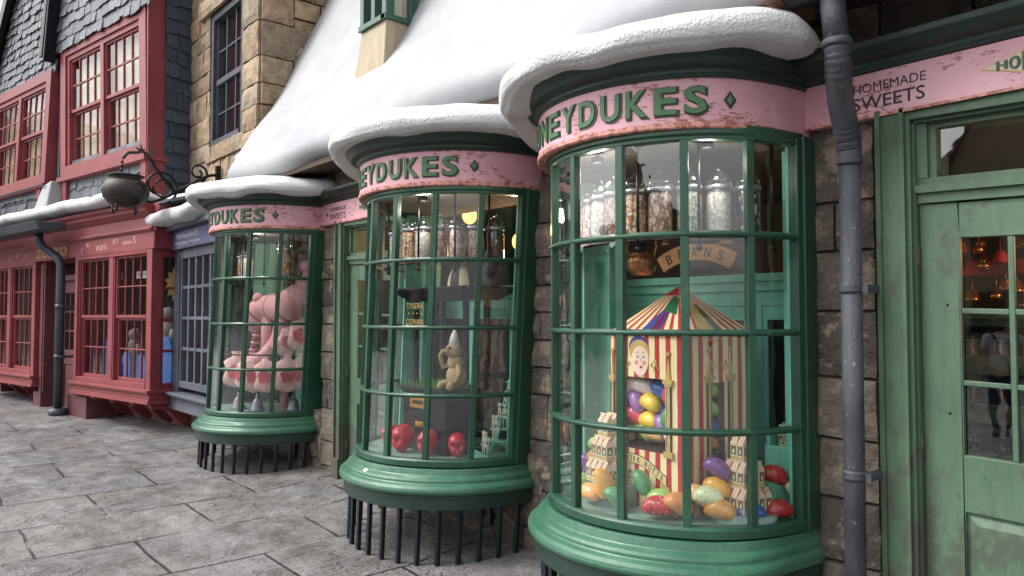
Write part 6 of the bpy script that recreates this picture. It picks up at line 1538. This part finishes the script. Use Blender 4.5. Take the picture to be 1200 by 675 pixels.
for i in range(15):
    u = i / 14; z = .34 * u; wv = (.105 + .012 * sin(u * 9)) * (min(1, u / .12) ** .5) * (1 if u < .72 else max(.18, 1 - (u - .72) / .16 * .82) if u < .88 else .18 + (u - .88) * 2.2)
    dp_ = .055 * (sin(pi * min(1, u / .9)) ** .5 if 0 < u < .9 else .15) + .006
    rows.append([(wv * cos(a) * (1 + .06 * sin(a * 5 + i)), dp_ * sin(a) * (1 + .1 * sin(a * 7)), z) for a in [2 * pi * k / 24 for k in range(24)]])
m_.grid(rows, closed=True); m_.f.append(tuple(range(24))); m_.mi.append(0); m_.sm.append(True); m_.build('floss', M['floss'], bag0, local=True)
m_ = MB()
M['floss_print'] = flat('rose_print', lin(204, 84, 96), .5, 0, 0, .3, 60)
m_.prism([(.055 * (1 + .12 * sin(5 * a)) * cos(a), .15 + .06 * (1 + .12 * sin(5 * a)) * sin(a)) for a in [2 * pi * k / 30 for k in range(30)]], lambda a, b, d: (a, -.070 - d + 2.2 * a * a, b), .003); m_.build('round_print', M['floss_print'], bag0, local=True)
m_ = MB(); m_.tube([(.025 * cos(a), .018 * sin(a), .295) for a in [2 * pi * k / 10 for k in range(11)]], .006, 6, False); m_.build('tie', M['iron'], bag0, local=True)
for i, (x, y, z, rz, tl, sc_, lab) in enumerate(((-8.36, 3.15, .80, 50, 0, 1.2, 'pink floss bag hanging leftmost in the farthest window'), (-8.17, 3.17, .78, 20, 8, 1.15, 'pink floss bag hanging edge-on, second from the left'), (-7.93, 3.19, .77, 60, 0, 1.28, 'pink floss bag with the clearest rose print, hanging behind the middle pane'),
        (-7.74, 3.27, .78, 45, -6, 1.2, 'pink floss bag hanging behind the right mullion'), (-7.62, 3.43, .78, 66, 0, 1.25, 'pink floss bag hanging in the right pane, its left one'), (-7.56, 3.56, .80, 60, 0, 1.2, 'pink floss bag hanging in the right pane, its right one'),
        (-7.56, 3.50, 1.22, 62, 10, 1.2, 'pink floss bag held up high at the right of the machine'), (-7.66, 3.36, 1.18, 75, 24, 1.1, 'pink floss bag leaning against the machine arm'), (-8.50, 3.26, .82, 20, 0, 1.1, 'pink floss bag half hidden behind the leftmost one'))):
    o = bag0 if i == 0 else copy_tree(bag0); o.location = (x, y, z); o.rotation_euler = (0, R(tl), R(rz)); o.scale = (sc_,) * 3; o['label'] = lab; o['group'] = 'pink floss bags in the farthest window'
m_ = MB(); m_.tube([pos3(t_, -.12, 1.19) for t_ in [-.5 - 2.1 * k / 20 for k in range(21)]], .008, 8); o = m_.build('hanging_rail', M['iron'], None, loc=(-8.1, 3.1, 1.19)); tag(o, 'thin curved rail the pink floss bags hang from', 'rail')
M['pewter'] = flat('dull_pewter', lin(120, 120, 124), .35, .7, .05)
for x, y, lab in ((-8.18, 3.12, 'pewter bell standing on the floor at the left of the farthest window'), (-7.86, 3.20, 'pewter bell standing on the floor in the middle of the farthest window'), (-7.66, 3.52, 'pewter bell standing on the floor at the right of the farthest window')):
    m_ = MB(); m_.lathe([(.001, 0), (.085, 0), (.08, .02), (.062, .05), (.05, .10), (.03, .13), (.015, .14), (.022, .16), (.015, .18), (.001, .185)], (x, y, .578), 20); o = m_.build('pewter_bell', M['pewter'], None, loc=(x, y, .578)); tag(o, lab, 'bell', 'pewter bells in the farthest window')

# ================================================================== behind the near door: shelves and golden ornaments
sh = thing('display_shelf', 'green tiered shelf unit stacked with jars, seen through the near door', 'shelf', (-1.3, 5.1, 0))
m_ = MB(); m_.box(-1.95, -1.90, 4.9, 5.5, 0, 1.58); m_.box(-.65, -.60, 4.9, 5.5, 0, 1.58); m_.box(-1.95, -.6, 5.46, 5.5, 0, 1.58)
for k, z in enumerate((.35, .72, 1.0, 1.28, 1.56)): m_.box(-1.95, -.6, 4.92, 5.46, z, z + .03); m_.box(-1.95, -.6, 4.90, 4.92, z - .02, z + (.09 if z < 1.5 else .05))
m_.box(-2.0, -.55, 4.88, 5.5, 1.58, 1.60); m_.build('rack', M['door_green'], sh, bevel=.004)
jc = 0
for z, nm in ((.75, 'lowest'), (1.03, 'second'), (1.31, 'third')):
    for i in range(9):
        kd = ('choc', 'ruby', 'brown', 'pinkw')[(i * 3 + jc) % 4]; jc += 1
        jar((-1.84 + i * .145, 4.99, z), kd, f'little dark jar on the {nm} shelf behind the near door', 'little jars on the shelves behind the near door', .62)
sparkle = flat('gilded_baubles', lin(226, 160, 80), .22, .9, 0, .2)
for i in range(60):
    rd = random.Random(i * 3 + 1); x = -1.85 + rd.random() * 1.2; z = 1.63 + rd.random() * .6; y = 4.95 + rd.random() * .3
    m_ = MB()
    if i % 2: m_.lathe([(.001, 0), (.045, 0), (.04, .015), (.03, .05), (.018, .07), (.001, .075)], (x, y, z), 14)
    else: m_.ball((x, y, z), .036, 12)
    m_.tube([(x, y, z + .03), (x, y, z + .13)], .0025, 5)
    o = m_.build('gold_bauble', sparkle if i % 5 else M['cardred'], None, loc=(x, y, z)); tag(o, 'small gilded bell or ball hanging above the shelves behind the near door', 'ornament', 'golden ornaments hanging behind the near door')
m_ = MB(); m_.box(-1.9, -.65, 5.3, 5.34, 1.86, 1.95); o = m_.build('red_banner', M['cardred'], None, loc=(-1.3, 5.2, 1.82)); tag(o, 'plain red board behind the golden ornaments', 'board')

# ================================================================== joke shop window display (local frame of the red shop)
def rl(X, Y, Z): return (-10.55 + X * CR - Y * SR, 2.843 + X * SR + Y * CR, Z)
M['wave'] = paint('display_blue', lin(60, 106, 178), lin(84, 128, 194), lin(180, 196, 220), .7, .45, (1, 1, 1), .05, 4)
M['night'] = flat('night_blue_board', lin(28, 42, 92), .6, 0, 0, .2, 6)
def wave(X, Y, w, h, label, rz=0):
    pts = [(-w / 2, 0), (w / 2, 0)] + [(w / 2 * cos(a), h * .62 + h * .38 * sin(a)) for a in [pi * k / 12 for k in range(13)]]
    m_ = MB(); m_.prism(pts, lambda a, b, d: Vector(rl(X, Y, .66)) + Matrix.Rotation(R(10.7 + rz), 3, 'Z') @ Vector((a, d, b)), .06)
    o = m_.build('blue_wave_board', M['wave'], None, bevel=.008, loc=rl(X, Y, .66)); tag(o, label, 'display board', 'blue boards in the red bay window')
wave(-2.05, .35, .34, .62, 'tall round-topped blue board, leftmost in the red bay window'); wave(-1.72, .30, .34, .34, 'low blue board beside the tall leftmost one'); wave(-1.45, .34, .26, .42, 'blue board beside the centre post of the red bay window')
wave(-.95, .30, .36, .40, 'blue board left in the right sash of the red bay window'); wave(-.62, .36, .34, .32, 'lowest blue board in the right sash'); wave(-.28, .33, .40, .66, 'tall blue board, rightmost in the red bay window')
m_ = MB(); m_.box(-.42, -.05, .78, .82, .66, 2.45); m_.v = [rl(*p) for p in m_.v]; o = m_.build('night_blue_backdrop', M['night'], None, loc=rl(-.24, .8, .66)); tag(o, 'dark blue backdrop at the side of the red bay window', 'backdrop')
m_ = MB(); c0 = rl(-.22, .50, 2.05)
star = [((.20 if k % 2 else .15) * cos(pi * k / 14), (.20 if k % 2 else .15) * sin(pi * k / 14)) for k in range(28)]
dxr = Vector((cos(R(60)), sin(R(60)), 0)); 
m_.use(M['paintgold']).prism(star, lambda a, b, d: Vector(c0) + dxr * a + Vector((0, 0, b * 1.3)) + Vector((dxr.y, -dxr.x, 0)) * d, .02)
m_.use(M['signwood']).prism([(.09 * cos(2 * pi * k / 24), .09 * sin(2 * pi * k / 24)) for k in range(24)], lambda a, b, d: Vector(c0) + dxr * a + Vector((0, 0, b * 1.3)) + Vector((dxr.y, -dxr.x, 0)) * (.02 + d), .01)
o = m_.build('sun_cutout', None, None, loc=c0); tag(o, 'golden sun cut-out with pointed rays in the side pane of the red bay', 'ornament')
m_ = MB(); b0 = rl(-.16, .50, .66); m_.tube([(b0[0] + .012 * cos(k * .9), b0[1] + .012 * sin(k * .9), .66 + k * .035) for k in range(24)], .045, 10); o = m_.build('twisted_column', M['paintgold'], None, loc=b0); tag(o, 'twisted golden column in the side pane of the red bay', 'column')
for X_, nm in ((-1.62, 'left'), (-.82, 'right')):
    m_ = MB(); m_.use(M['white']).box(X_ - .17, X_ + .17, .26, .27, 2.14, 2.24); m_.use(M['textdark']); add_text(m_, 'TRICKS', lambda a, b, d: (X_ - .14 + a, .2595 - d, 2.165 + b), .28, .05, .01, .001)
    m_.box(X_ - .15, X_ - .146, .264, .266, 2.24, 2.5).box(X_ + .146, X_ + .15, .264, .266, 2.24, 2.5)
    m_.v = [rl(*p) for p in m_.v]; o = m_.build('hanging_sign', None, None, loc=rl(X_, .26, 2.14), fixn=False); tag(o, f'small white hanging sign in the {nm} sash of the red bay window', 'sign', 'small white signs hanging in the red bay window')
M['greyplush'] = paint('grey_toy', lin(120, 112, 110), lin(160, 150, 146), lin(90, 60, 56), .6, .8, (1, 1, 1), .4, 9)
for X_, Z_, s_, nm in ((-1.42, 1.12, .16, 'left'), (-.45, 1.35, .20, 'right'), (-.62, 1.08, .14, 'middle')):
    m_ = MB(); c_ = Vector(rl(X_, .48, 0)); m_.ball(c_ + Vector((0, 0, Z_)), s_, 14, .8, .8, 1.1).ball(c_ + Vector((.0, -.02, Z_ + s_ * 1.3)), s_ * .6, 12).tube([c_ + Vector((0, 0, .66)), c_ + Vector((0, 0, Z_))], .05, 10); m_.tube([c_ + Vector((-s_ * .7, 0, Z_ + .05)), c_ + Vector((-s_ * 1.2, -.05, Z_ + .25))], [.04, .03], 8).tube([c_ + Vector((s_ * .7, 0, Z_ + .05)), c_ + Vector((s_ * 1.2, -.05, Z_ - .1))], [.04, .03], 8)
    o = m_.build('puppet', M['greyplush'], None, loc=(c_.x, c_.y, .66)); tag(o, f'grey puppet with raised arm on a stick, {nm} one in the red bay window', 'puppet', 'grey puppets in the red bay window')

# ================================================================== the other side of the street (mirrored in the panes) and a passer-by
def far_house(x0, x1, y0, hw_, hp, label, dark):
    t = thing('gabled_house', label, 'house', ((x0 + x1) / 2, y0, 0), 0, 'gabled houses across the street mirrored in the glass')
    m_ = MB(); xm = (x0 + x1) / 2; y1 = y0 - 7
    m_.add([(x0, y0, -.4), (x1, y0, -.4), (x1, y0, hw_), (xm, y0, hp), (x0, y0, hw_), (x0, y1, -.4), (x1, y1, -.4), (x1, y1, hw_), (xm, y1, hp), (x0, y1, hw_)], [(0, 1, 2, 3, 4), (5, 6, 7, 8, 9), (0, 4, 9, 5), (1, 6, 7, 2)]); w_ = m_.build('wall', M['stone'] if dark else M['tan'], t)
    for s1, (xa, xb) in ((1, (x0, xm)), (-1, (x1, xm))):
        m_ = MB(); sg = -1 if s1 > 0 else 1; dx = .35 * sg; dz = -.35 * (hp - hw_) / (xm - x0)
        a0 = Vector((xa + dx, y0 + .35, hw_ + dz)); a1 = Vector((xb, y0 + .35, hp)); n = Vector((0, 0, .14))
        m_.hexa([a0, a1, a1 + Vector((0, -7.8, 0)), a0 + Vector((0, -7.8, 0))], [a0 + n, a1 + n, a1 + n + Vector((0, -7.8, 0)), a0 + n + Vector((0, -7.8, 0))]); m_.build('roof', M['slate'] if dark else M['slate_dark'], t)
    for i, fx in enumerate((.25, .62)):
        for z in (.9, 3.3):
            xx = x0 + (x1 - x0) * fx; m_ = MB(); m_.box(xx, xx + .9, y0, y0 + .06, z, z + 1.4); f_ = m_.build('window_frame', M['dark_red'] if i else M['bluegrey'], t); m_ = MB(); m_.box(xx + .08, xx + .82, y0 + .061, y0 + .066, z + .08, z + 1.32); m_.build('pane', M['darkpane'], f_)
far_house(-16.4, -10.2, -20, 3.8, 7.4, 'stone gabled house mirrored in the left panes', True)
far_house(-9.6, -4.0, -19, 5.0, 9.6, 'tan gabled house mirrored in the middle panes', False)
far_house(-3.2, 3.6, -20.5, 4.0, 7.6, 'tall dark stone gabled house mirrored in the right panes', True)
far_house(-25.5, -17.0, -20.5, 3.8, 7.0, 'tan gabled house mirrored in the farthest bow window', False)

far_house(-50, -29, -9, 7.0, 11.5, 'broad stone house added out of view to darken the joke shop panes', True)  # added to block bright sky from the joke shop reflections

def skin_body(name, verts, edges, radii, mat_, parent, sub=2):
    me = bpy.data.meshes.new(name); me.from_pydata(verts, edges, []); me.materials.append(mat_)
    o = bpy.data.objects.new(name, me); link(o, parent)
    sk = o.modifiers.new('skin', 'SKIN'); 
    if not me.skin_vertices: me.attributes.new
    for i, r in enumerate(radii): me.skin_vertices[0].data[i].radius = (r if isinstance(r, tuple) else (r, r))
    me.skin_vertices[0].data[0].use_root = True
    s_ = o.modifiers.new('sub', 'SUBSURF'); s_.levels = sub; s_.render_levels = sub
    for p in me.polygons: p.use_smooth = True
    return o

M['skin'] = flat('skin', lin(206, 160, 132), .5, 0, .05, .08, 12)
M['tshirt'] = flat('white_cotton', lin(222, 220, 224), .85, 0, .3, .08, 14)
M['denim'] = flat('blue_denim', lin(48, 58, 84), .85, 0, .4, .2, 30)
M['hair'] = flat('dark_brown_hair', lin(50, 36, 30), .6, 0, .6, .3, 60)
M['leather'] = flat('dark_leather', lin(32, 28, 28), .5, 0, .1)
def person(loc, rz):
    t = thing('person', 'person in white t-shirt with dark diagonal strap and jeans, mirrored in the near door', 'person', loc, rz)
    V, E, Rr = [], [], []
    def chain(start, pts):
        p = start
        for c, r in pts:
            V.append(c); Rr.append(r); E.append((p, len(V) - 1)); p = len(V) - 1
        return p
    V.append((0, 0, .95)); Rr.append((.14, .10))
    ch = chain(0, [((0, .005, 1.12), (.125, .095)), ((0, .01, 1.30), (.145, .10)), ((0, .005, 1.42), (.12, .085))])
    nk = chain(ch, [((0, -.005, 1.51), .052), ((0, -.02, 1.58), .055)])
    chain(nk, [((0, -.025, 1.66), (.078, .092)), ((0, -.02, 1.735), (.062, .075))])
    for s in (-1, 1):
        sh_ = chain(ch, [((s * .15, .01, 1.43), .058), ((s * .20, .01, 1.40), .052), ((s * .245, .02, 1.14), .040), ((s * .25, -.05, .92), .028)])
        pm_ = chain(sh_, [((s * .248, -.07, .865), (.020, .034))])
        for k, (dy, ln) in enumerate(((-.030, .070), (-.010, .080), (.010, .074), (.028, .058))):
            chain(pm_, [((s * .250, -.075 + dy, .835), .010), ((s * .246, -.078 + dy * 1.1, .835 - ln * .55), .009), ((s * .236, -.078 + dy * 1.1, .835 - ln), .0075)])
        chain(sh_, [((s * .238, -.10, .885), .012), ((s * .230, -.118, .850), .010), ((s * .224, -.122, .825), .008)])
        chain(0, [((s * .095, 0, .88), .090), ((s * .10, -.015, .50), .058), ((s * .10, .02, .12), .040), ((s * .10, .01, .05), .042), ((s * .105, -.10, .035), (.042, .028)), ((s * .108, -.17, .028), (.035, .02))])
    b = skin_body('body', V, E, Rr, M['skin'], t)
    # face: nose, eyes, mouth, ears
    m_ = MB(); m_.ball((0, -.125, 1.655), .016, 8, .8, 1, 1.3).ball((-.085, -.02, 1.665), .02, 8, .4, .8, 1.4).ball((.085, -.02, 1.665), .02, 8, .4, .8, 1.4); m_.build('nose_and_ears', M['skin'], b, local=True)
    m_ = MB(); m_.use(M['black']).ball((-.032, -.108, 1.685), .009, 8, 1.3, .6, .7).ball((.032, -.108, 1.685), .009, 8, 1.3, .6, .7); m_.use(M['blush']).ball((0, -.112, 1.615), .012, 8, 1.8, .5, .5); m_.build('eyes_and_mouth', None, b, local=True)
    m_ = MB(); m_.ball((0, .005, 1.70), .102, 18, .95, 1.08, 1.02).ball((0, .05, 1.62), .075, 14, 1.1, .8, 1.2); m_.build('hair', M['hair'], t, local=True)
    skin_body('t_shirt', [(0, .0, .93), (0, .005, 1.12), (0, .01, 1.30), (0, .005, 1.43), (-.15, .01, 1.425), (-.21, .01, 1.38), (-.235, .015, 1.24), (.15, .01, 1.425), (.21, .01, 1.38), (.235, .015, 1.24)],
              [(0, 1), (1, 2), (2, 3), (3, 4), (4, 5), (5, 6), (3, 7), (7, 8), (8, 9)], [(.185, .135), (.165, .12), (.175, .125), (.135, .105), .075, .074, .070, .075, .074, .070], M['tshirt'], t)
    skin_body('jeans', [(0, 0, .95), (-.098, 0, .84), (-.10, -.015, .50), (-.10, .02, .10), (.098, 0, .84), (.10, -.015, .50), (.10, .02, .10)], [(0, 1), (1, 2), (2, 3), (0, 4), (4, 5), (5, 6)], [(.165, .125), .108, .074, .064, .108, .074, .064], M['denim'], t)
    m_ = MB()
    for s in (-1, 1): m_.ball((s * .105, -.06, .045), .06, 14, .85, 2.1, .75)
    m_.build('shoes', M['leather'], t, local=True)
    m_ = MB(); m_.tube([(-.13, .02, 1.50), (-.09, .135, 1.42), (.02, .15, 1.26), (.14, .13, 1.06), (.20, .03, .95), (.15, -.10, 1.0), (.0, -.14, 1.22), (-.10, -.11, 1.42), (-.13, .02, 1.50)], .014, 8, False); m_.box(.16, .28, -.08, .10, .82, .98); m_.build('shoulder_bag', M['leather'], t, local=True)
    return t
person((-3.55, -5.2, gz(-3.55, -5.2)), R(165) + pi)
